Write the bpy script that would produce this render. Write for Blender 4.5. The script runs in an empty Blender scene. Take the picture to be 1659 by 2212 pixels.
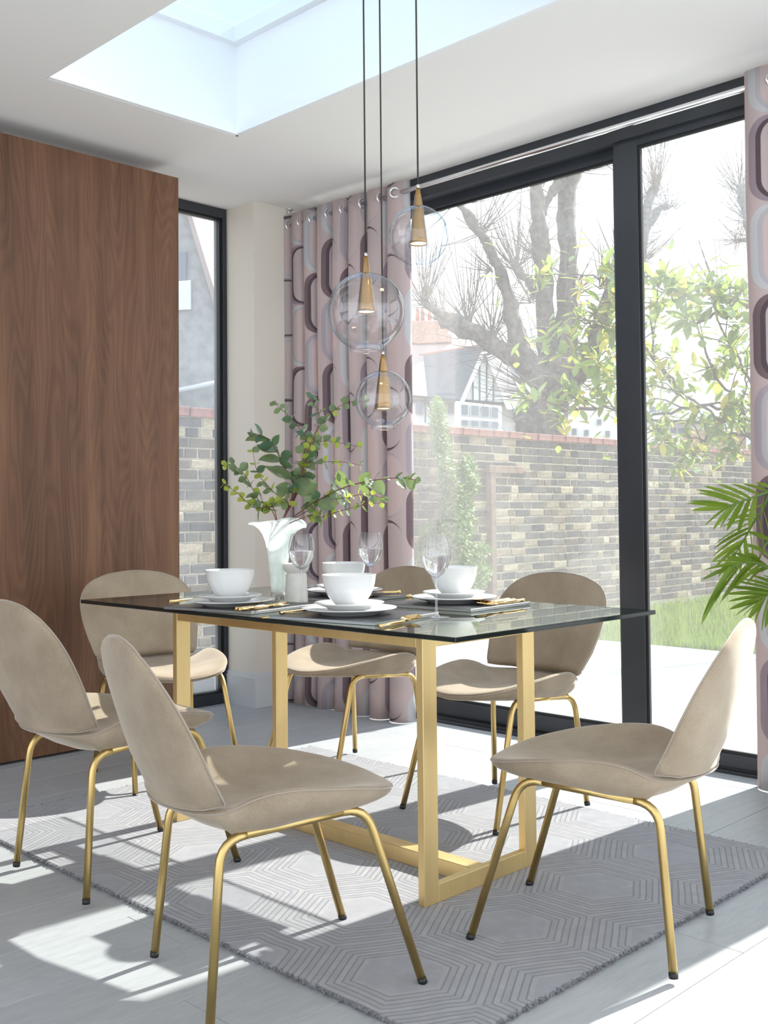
import bpy, bmesh, math, random
import numpy as np
from mathutils import Vector, Matrix, noise as mnoise
random.seed(7)
S = bpy.context.scene
COL = S.collection
R = math.radians

# ------------------------------------------------------------ camera
FPX, CX, CY = 2297.51, 817.005, 1028.228
W, H = 1659.0, 2212.0
EYE = 1.0398
yaw, pitch, roll = R(44.8913), R(1.9455), R(-.5223)
Fv = Vector((math.cos(yaw)*math.cos(pitch), math.sin(yaw)*math.cos(pitch), math.sin(pitch)))
R0 = Vector((math.sin(yaw), -math.cos(yaw), 0)); U0 = R0.cross(Fv)
Rv = math.cos(roll)*R0 + math.sin(roll)*U0
Uv = -math.sin(roll)*R0 + math.cos(roll)*U0
CAM = Vector((0, 0, EYE))
cd = bpy.data.cameras.new('camera'); cam = bpy.data.objects.new('camera', cd); COL.objects.link(cam)
cd.sensor_fit = 'HORIZONTAL'; cd.sensor_width = 36; cd.lens = 36*FPX/W
cd.shift_x = (W/2-CX)/W; cd.shift_y = (CY-H/2)/W
cd.clip_end = 500; cd.clip_start = .05
M4 = Matrix((Rv, Uv, -Fv)).transposed().to_4x4(); M4.translation = CAM
cam.matrix_world = M4
S.camera = cam

# ------------------------------------------------------------ sky, sun, exposure
SUN_E, SUN_AZ = 38.5, -3.5          # elevation, azimuth of the sun seen from the room (degrees from +x)
sd = bpy.data.lights.new('sun', 'SUN'); sd.energy = 6.8; sd.angle = R(.6); sd.color = (1, .965, .91)
so = bpy.data.objects.new('sun', sd); COL.objects.link(so)
so.location = (20, 0, 20)
to_sun = Vector((math.cos(R(SUN_E))*math.cos(R(SUN_AZ)), math.cos(R(SUN_E))*math.sin(R(SUN_AZ)), math.sin(R(SUN_E))))
so.rotation_euler = to_sun.to_track_quat('Z', 'Y').to_euler()
wd = bpy.data.worlds.new('sky'); S.world = wd; wd.use_nodes = True
nt = wd.node_tree; nt.nodes.clear()
o_ = nt.nodes.new('ShaderNodeOutputWorld'); b_ = nt.nodes.new('ShaderNodeBackground')
tc = nt.nodes.new('ShaderNodeTexCoord'); nz = nt.nodes.new('ShaderNodeTexNoise'); cr = nt.nodes.new('ShaderNodeValToRGB')
nz.inputs['Scale'].default_value = 2.2; nz.inputs['Detail'].default_value = 7; nz.inputs['Roughness'].default_value = .55
cr.color_ramp.elements[0].position = .38; cr.color_ramp.elements[0].color = (.70, .83, .97, 1)
cr.color_ramp.elements[1].position = .58; cr.color_ramp.elements[1].color = (1.0, 1.0, 1.0, 1)
nt.links.new(tc.outputs['Generated'], nz.inputs['Vector']); nt.links.new(nz.outputs['Fac'], cr.inputs[0])
sx = nt.nodes.new('ShaderNodeSeparateXYZ'); nt.links.new(tc.outputs['Generated'], sx.inputs[0])
zr = nt.nodes.new('ShaderNodeValToRGB'); zr.color_ramp.elements[0].position = .28; zr.color_ramp.elements[0].color = (0, 0, 0, 1)
zr.color_ramp.elements[1].position = .85; zr.color_ramp.elements[1].color = (1, 1, 1, 1)
nt.links.new(sx.outputs[2], zr.inputs[0])
zm = nt.nodes.new('ShaderNodeMix'); zm.data_type = 'RGBA'; nt.links.new(zr.outputs[0], zm.inputs[0]); nt.links.new(cr.outputs[0], zm.inputs[6])
zn = nt.nodes.new('ShaderNodeMix'); zn.data_type = 'RGBA'; nt.links.new(nz.outputs['Fac'], zn.inputs[0]); zn.inputs[6].default_value = (.22, .40, .66, 1); zn.inputs[7].default_value = (.50, .62, .78, 1)
nt.links.new(zn.outputs[2], zm.inputs[7])
nt.links.new(zm.outputs[2], b_.inputs[0]); b_.inputs[1].default_value = 1.35
nt.links.new(b_.outputs[0], o_.inputs[0])
S.view_settings.view_transform = 'Standard'; S.view_settings.look = 'None'
S.view_settings.exposure = 0.84; S.view_settings.gamma = 1; S.view_settings.use_curve_mapping = False
S.cycles.transparent_max_bounces = 32; S.cycles.max_bounces = 10; S.cycles.diffuse_bounces = 5
S.cycles.transmission_bounces = 10; S.cycles.glossy_bounces = 5; S.cycles.sample_clamp_indirect = 6

# ------------------------------------------------------------ pixel -> place helpers
def ray(x, y): return Fv + (x-CX)/FPX*Rv - (y-CY)/FPX*Uv
def at(x, y, D): return CAM + ray(x, y)*D
def onz(x, y, z=0.):
    d = ray(x, y); return CAM + d*((z-EYE)/d.z)
def onx(x, y, X):
    d = ray(x, y); return CAM + d*(X/d.x)
def ony(x, y, Y):
    d = ray(x, y); return CAM + d*(Y/d.y)
def to_px(p):
    d = Vector(p)-CAM; z = d.dot(Fv); return (CX+FPX*d.dot(Rv)/z, CY-FPX*d.dot(Uv)/z, z)

# ------------------------------------------------------------ materials
class G:
    """small helper around a node tree"""
    def __init__(s, name):
        s.m = bpy.data.materials.new(name); s.m.use_nodes = True; s.t = s.m.node_tree; s.t.nodes.clear()
        s.out = s.t.nodes.new('ShaderNodeOutputMaterial')
    def n(s, typ, **k):
        nd = s.t.nodes.new(typ)
        for a, v in k.items():
            if hasattr(nd, a) and a not in nd.inputs: setattr(nd, a, v)
        return nd
    def put(s, sock, v):
        if isinstance(v, bpy.types.NodeSocket): s.t.links.new(v, sock)
        elif isinstance(v, bpy.types.Node): s.t.links.new(v.outputs[0], sock)
        else:
            if hasattr(sock.default_value, '__len__') and not hasattr(v, '__len__'): v = (v,)*len(sock.default_value)
            if hasattr(v, '__len__') and len(v) == 3 and len(sock.default_value) == 4: v = (*v, 1)
            sock.default_value = v
    def m_(s, op, a, b=0., c=None, clamp=False):
        nd = s.t.nodes.new('ShaderNodeMath'); nd.operation = op; nd.use_clamp = clamp
        s.put(nd.inputs[0], a); s.put(nd.inputs[1], b)
        if c is not None: s.put(nd.inputs[2], c)
        return nd.outputs[0]
    def mix(s, f, a, b, blend='MIX'):
        nd = s.t.nodes.new('ShaderNodeMix'); nd.data_type = 'RGBA'; nd.blend_type = blend
        s.put(nd.inputs[0], f); s.put(nd.inputs[6], a); s.put(nd.inputs[7], b); return nd.outputs[2]
    def noise(s, scale, detail=4, rough=.5, vec=None, stretch=None, out='Fac'):
        if vec is None:
            vec = s.t.nodes.new('ShaderNodeTexCoord').outputs['Object']
        if stretch:
            mp = s.t.nodes.new('ShaderNodeMapping'); mp.inputs['Scale'].default_value = stretch
            s.t.links.new(vec, mp.inputs[0]); vec = mp.outputs[0]
        nd = s.t.nodes.new('ShaderNodeTexNoise'); nd.inputs['Scale'].default_value = scale
        nd.inputs['Detail'].default_value = detail; nd.inputs['Roughness'].default_value = rough
        s.t.links.new(vec, nd.inputs['Vector']); return nd.outputs[out]
    def ramp(s, f, stops):
        nd = s.t.nodes.new('ShaderNodeValToRGB'); e = nd.color_ramp.elements
        while len(e) < len(stops): e.new(.5)
        for i, (p, c) in enumerate(stops): e[i].position = p; e[i].color = (*c, 1) if len(c) == 3 else c
        s.put(nd.inputs[0], f); return nd.outputs[0]
    def bump(s, h, strength=.3, dist=.01):
        nd = s.t.nodes.new('ShaderNodeBump'); nd.inputs['Strength'].default_value = strength
        nd.inputs['Distance'].default_value = dist; s.put(nd.inputs['Height'], h); return nd.outputs[0]
    def bsdf(s, color, rough=.5, metal=0., normal=None, **k):
        nd = s.t.nodes.new('ShaderNodeBsdfPrincipled')
        s.put(nd.inputs['Base Color'], color); s.put(nd.inputs['Roughness'], rough); s.put(nd.inputs['Metallic'], metal)
        if normal is not None: s.put(nd.inputs['Normal'], normal)
        for a, v in k.items(): s.put(nd.inputs[a.replace('_', ' ')], v)
        return nd.outputs[0]
    def mixs(s, f, a, b):
        nd = s.t.nodes.new('ShaderNodeMixShader'); s.put(nd.inputs[0], f)
        s.t.links.new(a, nd.inputs[1]); s.t.links.new(b, nd.inputs[2]); return nd.outputs[0]
    def fresnel(s, ior, normal=None):
        # same reflectance from both sides of a thin sheet
        gb = s.n('ShaderNodeNewGeometry').outputs['Backfacing']
        nd = s.t.nodes.new('ShaderNodeFresnel'); s.put(nd.inputs['IOR'], s.m_('ADD', s.m_('MULTIPLY', gb, 1/ior-ior), ior))
        if normal is not None: s.put(nd.inputs['Normal'], normal)
        return nd.outputs[0]
    def end(s, sh): s.t.links.new(sh, s.out.inputs[0]); return s.m

def plain(name, c, rough=.5, metal=0., nscale=0, namt=.06, bump=0, **k):
    g = G(name); col = c; nrm = None
    if nscale:
        f = g.noise(nscale, 5)
        lo = tuple(max(0, x*(1-namt)) for x in c); hi = tuple(min(1, x*(1+namt)) for x in c)
        col = g.ramp(f, [(.3, lo), (.7, hi)])
        if bump: nrm = g.bump(f, bump, .004)
    return g.end(g.bsdf(col, rough, metal, nrm, **k))

def pane_glass(name, tint=(.97, .985, .98), haze=.05, rough=.0, refl=1.0):
    """thin glass: see-through, mirror by fresnel, a translucent film added to imitate the washed-out haze outside"""
    g = G(name)
    tr = g.n('ShaderNodeBsdfTransparent'); g.put(tr.inputs[0], tint)
    gl = g.n('ShaderNodeBsdfGlossy'); g.put(gl.inputs['Roughness'], rough); g.put(gl.inputs['Color'], (1, 1, 1))
    sh = g.mixs(g.m_('MULTIPLY', g.fresnel(1.45), refl), tr.outputs[0], gl.outputs[0])
    if haze:  # translucent film put in as a hazy veil over the view
        tl = g.n('ShaderNodeBsdfTranslucent'); g.put(tl.inputs[0], (.97, .98, 1))
        f = g.noise(1.3, 5, .6, stretch=(1, 1.6, .35))
        sh = g.mixs(g.m_('MULTIPLY', f, haze*2), sh, tl.outputs[0])
    return g.end(sh)

def mk_velvet():
    g = G('beige_velvet')
    f = g.noise(7, 5, .6); f2 = g.noise(260, 3, .5)
    c = g.ramp(g.m_('ADD', g.m_('MULTIPLY', f, .7), g.m_('MULTIPLY', f2, .3)), [(.34, (.265, .205, .143)), (.66, (.385, .31, .226))])
    nr = g.bump(f2, .12, .001)
    return g.end(g.bsdf(c, .85, 0, nr, Sheen_Weight=.55, Sheen_Roughness=.35, Sheen_Tint=(.9, .85, .78), Specular_IOR_Level=.25))

def mk_brass(name, c, rough, scale=60):
    g = G(name); f = g.noise(scale, 4, .6, stretch=(1, 1, .08))
    col = g.ramp(f, [(.3, tuple(x*.86 for x in c)), (.7, c)])
    return g.end(g.bsdf(col, g.m_('ADD', g.m_('MULTIPLY', f, .12), rough), 1.0))

def mk_walnut():
    g = G('walnut_veneer')
    tcn = g.n('ShaderNodeTexCoord').outputs['Object']
    sep = g.n('ShaderNodeSeparateXYZ'); g.t.links.new(tcn, sep.inputs[0])
    x, z = sep.outputs[0], sep.outputs[2]
    # slow figure that drifts along the grain
    warp = g.noise(1.0, 3, .5, vec=tcn, stretch=(2.2, 1, .45))
    xw = g.m_('ADD', g.m_('MULTIPLY', x, 1.0), g.m_('MULTIPLY', warp, .16))
    comb = g.n('ShaderNodeCombineXYZ'); g.put(comb.inputs[0], xw); g.put(comb.inputs[2], g.m_('MULTIPLY', z, .045))
    fig = g.noise(9, 4, .55, vec=comb.outputs[0])
    fine = g.noise(120, 5, .7, vec=tcn, stretch=(1, 1, .02))
    med = g.noise(26, 4, .6, vec=tcn, stretch=(1, 1, .03))
    # cathedral rings
    comb2 = g.n('ShaderNodeCombineXYZ'); g.put(comb2.inputs[0], g.m_('MULTIPLY', xw, 4.6)); g.put(comb2.inputs[2], g.m_('MULTIPLY', z, .55))
    base = g.noise(1.0, 2, .5, vec=comb2.outputs[0])
    rings = g.m_('PINGPONG', g.m_('MULTIPLY', base, 26), .5)
    f = g.m_('ADD', g.m_('ADD', g.m_('MULTIPLY', fig, .62), g.m_('MULTIPLY', med, .22)), g.m_('ADD', g.m_('MULTIPLY', rings, .17), g.m_('MULTIPLY', fine, .14)))
    c = g.ramp(f, [(.34, (.066, .028, .014)), (.48, (.122, .056, .028)), (.60, (.172, .083, .043)), (.76, (.24, .12, .062))])
    # lighter veneer leaf at the left
    return g.end(g.bsdf(c, g.m_('ADD', g.m_('MULTIPLY', fine, .15), .42), 0, g.bump(fine, .08, .001), Specular_IOR_Level=.35))

def mk_plank():
    g = G('pale_grey_floor_plank')
    oi = g.n('ShaderNodeObjectInfo')
    tcn = g.n('ShaderNodeTexCoord').outputs['Object']
    a = g.noise(14, 6, .65, vec=tcn, stretch=(.5, 3.0, 1)); b = g.noise(90, 4, .6, vec=tcn, stretch=(.25, 2, 1)); c3 = g.noise(2.2, 3, .5, vec=tcn)
    f = g.m_('ADD', g.m_('MULTIPLY', a, .45), g.m_('ADD', g.m_('MULTIPLY', b, .25), g.m_('MULTIPLY', c3, .3)))
    c = g.ramp(f, [(.33, (.34, .355, .37)), (.52, (.43, .445, .455)), (.7, (.50, .51, .515))])
    c = g.mix(g.m_('MULTIPLY', oi.outputs['Random'], .16), c, (.33, .34, .35))
    return g.end(g.bsdf(c, .42, 0, g.bump(b, .1, .001), Specular_IOR_Level=.35))

def mk_rug():
    g = G('grey_hexagon_rug')
    tcn = g.n('ShaderNodeTexCoord').outputs['Object']
    sep = g.n('ShaderNodeSeparateXYZ'); g.t.links.new(tcn, sep.inputs[0])
    wob = g.m_('MULTIPLY', g.m_('SUBTRACT', g.noise(9, 2), .5), .012)
    x = g.m_('ADD', sep.outputs[0], wob); y = g.m_('ADD', sep.outputs[1], wob)
    a, ry = .385, .385*1.5/math.sqrt(3)      # flat-to-flat, row pitch
    def cell(ox, oy):
        # local coordinates to the nearest centre of a rectangular lattice
        lx = g.m_('SUBTRACT', g.m_('MODULO', g.m_('ADD', g.m_('ADD', x, 50*a + ox), a/2), a), a/2)
        P = 2*ry
        ly = g.m_('SUBTRACT', g.m_('MODULO', g.m_('ADD', g.m_('ADD', y, 50*P + oy), P/2), P), P/2)
        ax, ay = g.m_('ABSOLUTE', lx), g.m_('ABSOLUTE', ly)
        return g.m_('MAXIMUM', ax, g.m_('ADD', g.m_('MULTIPLY', ax, .5), g.m_('MULTIPLY', ay, math.sqrt(3)/2)))
    d = g.m_('MINIMUM', cell(0, 0), cell(a/2, ry))       # 0 centre .. a/2 edge
    inz = g.m_('GREATER_THAN', d, .088)
    ph = g.m_('MODULO', d, .0165)
    line = g.m_('MULTIPLY', g.m_('LESS_THAN', ph, .0042), inz)
    ring = g.m_('FLOOR', g.m_('DIVIDE', d, .0165))
    alt = g.m_('MULTIPLY', g.m_('MODULO', ring, 2), inz)
    pile = g.noise(420, 3, .7); soft = g.noise(22, 4, .6)
    c = g.ramp(g.m_('ADD', g.m_('MULTIPLY', pile, .5), g.m_('MULTIPLY', soft, .5)), [(.3, (.225, .225, .245)), (.7, (.315, .315, .335))])
    c = g.mix(g.m_('MULTIPLY', alt, g.m_('MULTIPLY', soft, .45)), c, (.40, .385, .36))
    c = g.mix(g.m_('MULTIPLY', line, .6), c, (.10, .10, .115))
    h = g.m_('SUBTRACT', g.m_('MULTIPLY', pile, .35), line)
    return g.end(g.bsdf(c, .95, 0, g.bump(h, .7, .004), Sheen_Weight=.3, Specular_IOR_Level=.1))

def mk_curtain():
    g = G('retro_pill_print_curtain')
    uv = g.n('ShaderNodeUVMap'); sep = g.n('ShaderNodeSeparateXYZ'); g.t.links.new(uv.outputs[0], sep.inputs[0])
    u, v = sep.outputs[0], sep.outputs[1]
    cw, ch = .235, .335
    col = g.m_('FLOOR', g.m_('DIVIDE', u, cw))
    x = g.m_('SUBTRACT', g.m_('SUBTRACT', u, g.m_('MULTIPLY', col, cw)), cw/2)
    vs = g.m_('ADD', v, g.m_('MULTIPLY', g.m_('MODULO', g.m_('ADD', col, 20), 2), ch/2))
    row = g.m_('FLOOR', g.m_('DIVIDE', vs, ch))
    y = g.m_('SUBTRACT', g.m_('SUBTRACT', vs, g.m_('MULTIPLY', row, ch)), ch/2)
    def sdf(cx, cy, hx, hy, r):
        qx = g.m_('MAXIMUM', g.m_('SUBTRACT', g.m_('ABSOLUTE', g.m_('SUBTRACT', x, cx)), hx-r), 0)
        qy = g.m_('MAXIMUM', g.m_('SUBTRACT', g.m_('ABSOLUTE', g.m_('SUBTRACT', y, cy)), hy-r), 0)
        l = g.m_('SQRT', g.m_('ADD', g.m_('MULTIPLY', qx, qx), g.m_('MULTIPLY', qy, qy)))
        return g.m_('LESS_THAN', l, r)
    big = sdf(0, 0, .108, .164, .088); mid = sdf(.016, 0, .092, .156, .078); inn = sdf(.026, 0, .082, .148, .07)
    par = g.m_('MODULO', g.m_('ADD', g.m_('ADD', row, g.m_('MULTIPLY', col, 1)), 40), 2)
    par3 = g.m_('MODULO', g.m_('ADD', g.m_('ADD', row, g.m_('MULTIPLY', col, 2)), 42), 3)
    weave = g.noise(700, 2, .5, vec=uv.outputs[0], stretch=(1, .3, 1))
    ground = g.mix(weave, (.50, .405, .40), (.60, .49, .48))
    band = g.mix(par, (.21, .15, .16), (.55, .54, .55))
    band = g.mix(g.m_('MULTIPLY', g.m_('LESS_THAN', par3, .5), .75), band, (.38, .31, .345))
    shade = g.mix(par, (.12, .09, .10), (.48, .45, .47))
    c = g.mix(big, ground, band); c = g.mix(mid, c, shade); c = g.mix(inn, c, g.mix(par, (.53, .44, .435), (.60, .48, .465)))
    di = g.n('ShaderNodeBsdfDiffuse'); g.put(di.inputs[0], c)
    tl = g.n('ShaderNodeBsdfTranslucent'); g.put(tl.inputs[0], c)
    gl = g.n('ShaderNodeBsdfGlossy'); g.put(gl.inputs['Roughness'], .5); g.put(gl.inputs[0], (1, 1, 1))
    fr = g.n('ShaderNodeFresnel'); fr.inputs[0].default_value = 1.3
    sh = g.mixs(.22, di.outputs[0], tl.outputs[0])
    return g.end(g.mixs(g.m_('MULTIPLY', fr.outputs[0], .35), sh, gl.outputs[0]))

def mk_leaf(name, c1, c2, trans=.45, rough=.4):
    g = G(name); oi = g.n('ShaderNodeObjectInfo')
    geo = g.n('ShaderNodeNewGeometry')
    f = g.m_('ADD', g.m_('MULTIPLY', oi.outputs['Random'], .5), g.m_('MULTIPLY', geo.outputs['Random Per Island'], .5))
    c = g.mix(f, c1, c2)
    d = g.bsdf(c, rough, 0, None, Specular_IOR_Level=.5)
    tl = g.n('ShaderNodeBsdfTranslucent'); g.put(tl.inputs[0], g.mix(.5, c, (.55, .7, .12), 'MIX'))
    return g.end(g.mixs(trans, d, tl.outputs[0]))

def mk_brick(name, c):
    g = G(name); oi = g.n('ShaderNodeObjectInfo')
    a = g.noise(38, 6, .7); b = g.noise(9, 3, .5)
    lo = tuple(x*.55 for x in c)
    col = g.ramp(a, [(.32, lo), (.52, c), (.72, tuple(min(1, x*1.35+.03) for x in c))])
    col = g.mix(g.m_('MULTIPLY', oi.outputs['Random'], .35), col, (.42, .36, .27))
    return g.end(g.bsdf(col, .92, 0, g.bump(a, .5, .006), Specular_IOR_Level=.15))

M = dict(
    white=plain('ceiling_white_paint', (.83, .81, .78), .9, nscale=.7, namt=.012, Specular_IOR_Level=.1),
    shaft=plain('shaft_white_paint', (.84, .84, .84), .85, Specular_IOR_Level=.1),
    cream=plain('cream_wall_paint', (.75, .685, .595), .9, nscale=1.2, namt=.015, Specular_IOR_Level=.1),
    trim=plain('grey_white_trim_paint', (.66, .67, .68), .5),
    frame=plain('anthracite_frame', (.031, .035, .042), .36, nscale=3, namt=.2),
    frame_in=plain('black_seal', (.008, .009, .010), .5),
    walnut=mk_walnut(), velvet=mk_velvet(),
    seam=plain('velvet_piping', (.34, .28, .225), .9, Sheen_Weight=.5),
    brass=mk_brass('brushed_brass', (.68, .49, .20), .30, 30), gold=mk_brass('satin_gold_frame', (.86, .65, .32), .42, 12),
    cutlery=plain('polished_gold', (.90, .62, .27), .12, 1.0), cone=mk_brass('pendant_brass', (.47, .28, .095), .25, 80),
    rubber=plain('black_rubber', (.012, .012, .012), .5), chrome=plain('polished_chrome', (.82, .82, .84), .12, 1.0),
    plank=mk_plank(), sub=plain('floor_joint', (.20, .20, .20), .9), rug=mk_rug(), curtain=mk_curtain(),
    rugedge=plain('rug_side_pile', (.23, .225, .235), .97, nscale=160, namt=.3, bump=.8),
    pane=pane_glass('door_glass', haze=.042), pane2=pane_glass('side_window_glass', haze=.13),
    skyg=pane_glass('skylight_glass', tint=(.68, .77, .86), haze=.02),
    china=plain('white_porcelain', (.73, .735, .73), .15, Specular_IOR_Level=.6),
    bisque=plain('off_white_stone', (.66, .64, .60), .6, nscale=30, namt=.05),
    mat=plain('charcoal_placemat', (.035, .037, .042), .34, nscale=60, namt=.3, Specular_IOR_Level=.3), matedge=plain('placemat_silver_edge', (.34, .36, .37), .25, .6),
    cord=plain('dark_cord', (.035, .03, .022), .7),
    bark=plain('grey_bark', (.115, .095, .078), .95, nscale=14, namt=.55, bump=.8),
    twig=plain('bare_twig', (.15, .12, .095), .9),
    mortar=plain('lime_mortar', (.56, .49, .37), .97, nscale=25, namt=.18, bump=.5),
    coping=plain('red_coping_brick', (.32, .15, .12), .9, nscale=20, namt=.3, bump=.4),
    paver=plain('pale_porcelain_paver', (.60, .585, .56), .6, nscale=5, namt=.05),
    soil=plain('dark_soil', (.07, .06, .04), .95, nscale=10, namt=.4),
    render_=plain('white_render', (.82, .82, .80), .9), timber=plain('black_timber', (.05, .052, .055), .8),
    slate=plain('grey_roof_tile', (.13, .13, .14), .75), redtile=plain('weathered_red_tile', (.42, .32, .28), .7),
    potc=plain('chimney_terracotta', (.45, .20, .14), .85), hbrick=plain('far_house_brick', (.42, .26, .19), .95, nscale=6, namt=.2),
    dgl=plain('far_window_pane', (.16, .18, .21), .1), pebble=plain('grey_pebble_dash', (.34, .33, .32), .95, nscale=8, namt=.2),
    grass=mk_leaf('grass_blade', (.03, .085, .008), (.09, .17, .015), .35, .7),
    palm=mk_leaf('palm_leaf', (.045, .12, .012), (.17, .27, .025), .55, .25),
    euca=mk_leaf('eucalyptus_leaf', (.08, .13, .08), (.18, .24, .13), .28, .22),
    euca_y=mk_leaf('young_eucalyptus_leaf', (.30, .40, .06), (.42, .44, .08), .5, .4),
    euca_d=mk_leaf('dark_eucalyptus_leaf', (.045, .10, .07), (.09, .17, .10), .2, .4),
    estem=plain('red_brown_stem', (.16, .055, .04), .6), pstem=plain('palm_stem', (.10, .17, .03), .5),
    magn=mk_leaf('magnolia_leaf', (.09, .15, .05), (.22, .27, .07), .35, .3), magy=mk_leaf('yellow_magnolia_leaf', (.50, .42, .05), (.42, .28, .06), .5, .35),
    conifer=mk_leaf('conifer_foliage', (.07, .13, .035), (.20, .27, .07), .3, .7),
    post=plain('weathered_post', (.24, .16, .11), .9, nscale=12, namt=.25), pot=plain('grey_planter', (.25, .25, .25), .7),
)
BR = [mk_brick('stock_brick_%s' % n, c) for n, c in (('dark', (.075, .068, .066)), ('brown', (.15, .11, .08)), ('tan', (.33, .26, .17)), ('grey', (.13, .118, .112)), ('yellow', (.50, .42, .29)))]

def mk_tableglass():
    g = G('tinted_table_glass')
    lw = g.n('ShaderNodeLayerWeight'); lw.inputs[0].default_value = .5
    tr = g.n('ShaderNodeBsdfTransparent'); g.put(tr.inputs[0], g.mix(g.m_('POWER', lw.outputs['Facing'], 3.5), (.955, .965, .962), (.56, .63, .60)))
    gl = g.n('ShaderNodeBsdfGlossy'); g.put(gl.inputs['Roughness'], .004); g.put(gl.inputs[0], (.95, 1, .98))
    return g.end(g.mixs(g.fresnel(1.52), tr.outputs[0], gl.outputs[0]))
M['tglass'] = mk_tableglass()
M['tedge'] = plain('dark_green_glass_edge', (.006, .012, .013), .08, Specular_IOR_Level=.6)
def mk_thin(name, tint, edge, pw=3.0, bumps=0, rf=1.0, ior=1.5):
    g = G(name)
    lw = g.n('ShaderNodeLayerWeight'); lw.inputs[0].default_value = .5
    fc = g.m_('POWER', lw.outputs['Facing'], pw)
    c = g.mix(fc, tint, edge)
    tr = g.n('ShaderNodeBsdfTransparent'); g.put(tr.inputs[0], c)
    gl = g.n('ShaderNodeBsdfGlossy'); g.put(gl.inputs['Roughness'], .01)
    nr = None
    if bumps:
        nr = g.bump(g.noise(bumps, 3, .5), .25, .02); g.put(gl.inputs['Normal'], nr)
    return g.end(g.mixs(g.m_('MULTIPLY', g.fresnel(ior), rf), tr.outputs[0], gl.outputs[0]))
M['globe'] = mk_thin('blown_clear_glass', (.985, .985, .985), (.46, .56, .66), 2.6, bumps=7, rf=1.0, ior=1.85)
M['bowlglass'] = mk_thin('wine_glass_clear', (.97, .97, .975), (.66, .67, .70), 2.6, rf=1.0, ior=1.95)
M['crystal'] = None
def mk_water():
    g = G('water_in_glass')
    gb = g.n('ShaderNodeBsdfGlass'); g.put(gb.inputs['IOR'], 1.33); g.put(gb.inputs['Roughness'], 0.)
    tr = g.n('ShaderNodeBsdfTransparent'); g.put(tr.inputs[0], (.93, .90, .92))
    return g.end(g.mixs(.2, gb.outputs[0], tr.outputs[0]))
def mk_wine():
    # clear fluted crystal: thin sheet with a trace of scatter where the flutes catch the sun
    g = G('fluted_crystal')
    lw = g.n('ShaderNodeLayerWeight'); lw.inputs[0].default_value = .5
    c = g.mix(g.m_('POWER', lw.outputs['Facing'], 2.2), (.965, .965, .97), (.48, .49, .53))
    tr = g.n('ShaderNodeBsdfTransparent'); g.put(tr.inputs[0], c)
    gl = g.n('ShaderNodeBsdfGlossy'); g.put(gl.inputs['Roughness'], .03)
    tl = g.n('ShaderNodeBsdfTranslucent'); g.put(tl.inputs[0], (1, 1, 1))
    s1 = g.mixs(g.m_('MULTIPLY', g.m_('POWER', lw.outputs['Facing'], 1.5), .22), tr.outputs[0], tl.outputs[0])
    return g.end(g.mixs(g.fresnel(1.9), s1, gl.outputs[0]))
M['bowlglass'] = mk_wine()
M['water'] = mk_water()
def mk_vase():
    g = G('milky_swirled_glass')
    sw = g.noise(9, 4, .6, stretch=(1, 1, .7)); sw2 = g.noise(26, 3, .5)
    c = g.ramp(sw, [(.35, (.80, .84, .82)), (.6, (.95, .96, .95))])
    d = g.bsdf(c, .06, 0, g.bump(sw, .2, .01), Specular_IOR_Level=.8, Coat_Weight=.5)
    tl = g.n('ShaderNodeBsdfTranslucent'); g.put(tl.inputs[0], (.93, .97, .96))
    tr = g.n('ShaderNodeBsdfTransparent'); g.put(tr.inputs[0], (.90, .95, .94))
    s1 = g.mixs(.5, d, tl.outputs[0])
    return g.end(g.mixs(g.ramp(sw2, [(.3, (.05,)*3), (.7, (.4,)*3)]), s1, tr.outputs[0]))
M['vase'] = mk_vase()
def mk_glow(name, c, e):
    g = G(name); em = g.n('ShaderNodeEmission'); g.put(em.inputs[0], c); em.inputs[1].default_value = e
    return g.end(em.outputs[0])
M['led'] = mk_glow('warm_lamp_light', (1, .80, .52), 9)

# ------------------------------------------------------------ mesh helpers
def link(name, me, mats, parent=None, smooth=False):
    o = bpy.data.objects.new(name, me); COL.objects.link(o)
    if mats is not None and not me.materials:
        for m in (mats if isinstance(mats, (list, tuple)) else [mats]): me.materials.append(m)
    if parent is not None: o.parent = parent
    if smooth: me.polygons.foreach_set('use_smooth', [True]*len(me.polygons))
    return o
def mesh(name, v, f): 
    me = bpy.data.meshes.new(name); me.from_pydata([tuple(p) for p in v], [], f); me.update(); return me
def obj(name, vf, mat, parent=None, smooth=False):
    return link(name, mesh(name, *vf), mat, parent, smooth)
def tag(o, label=None, cat=None, group=None, kind=None):
    if label: o['label'] = label
    if cat: o['category'] = cat
    if group: o['group'] = group
    if kind: o['kind'] = kind
    return o
def empty(name, loc=(0, 0, 0), rz=0):
    o = bpy.data.objects.new(name, None); COL.objects.link(o); o.location = loc; o.rotation_euler = (0, 0, rz)
    o.empty_display_size = .05; return o
def copy_tree(o, parent=None):
    c = o.copy(); COL.objects.link(c)
    if parent is not None: c.parent = parent
    for ch in list(o.children): copy_tree(ch, c)
    return c
def join(*vfs):
    V, F = [], []
    for v, f in vfs:
        k = len(V); V += [tuple(p) for p in v]; F += [tuple(i+k for i in q) for q in f]
    return V, F
def box(x0, y0, z0, x1, y1, z1):
    v = [(x0, y0, z0), (x1, y0, z0), (x1, y1, z0), (x0, y1, z0), (x0, y0, z1), (x1, y0, z1), (x1, y1, z1), (x0, y1, z1)]
    return v, [(3, 2, 1, 0), (4, 5, 6, 7), (0, 1, 5, 4), (1, 2, 6, 5), (2, 3, 7, 6), (3, 0, 4, 7)]
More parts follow.
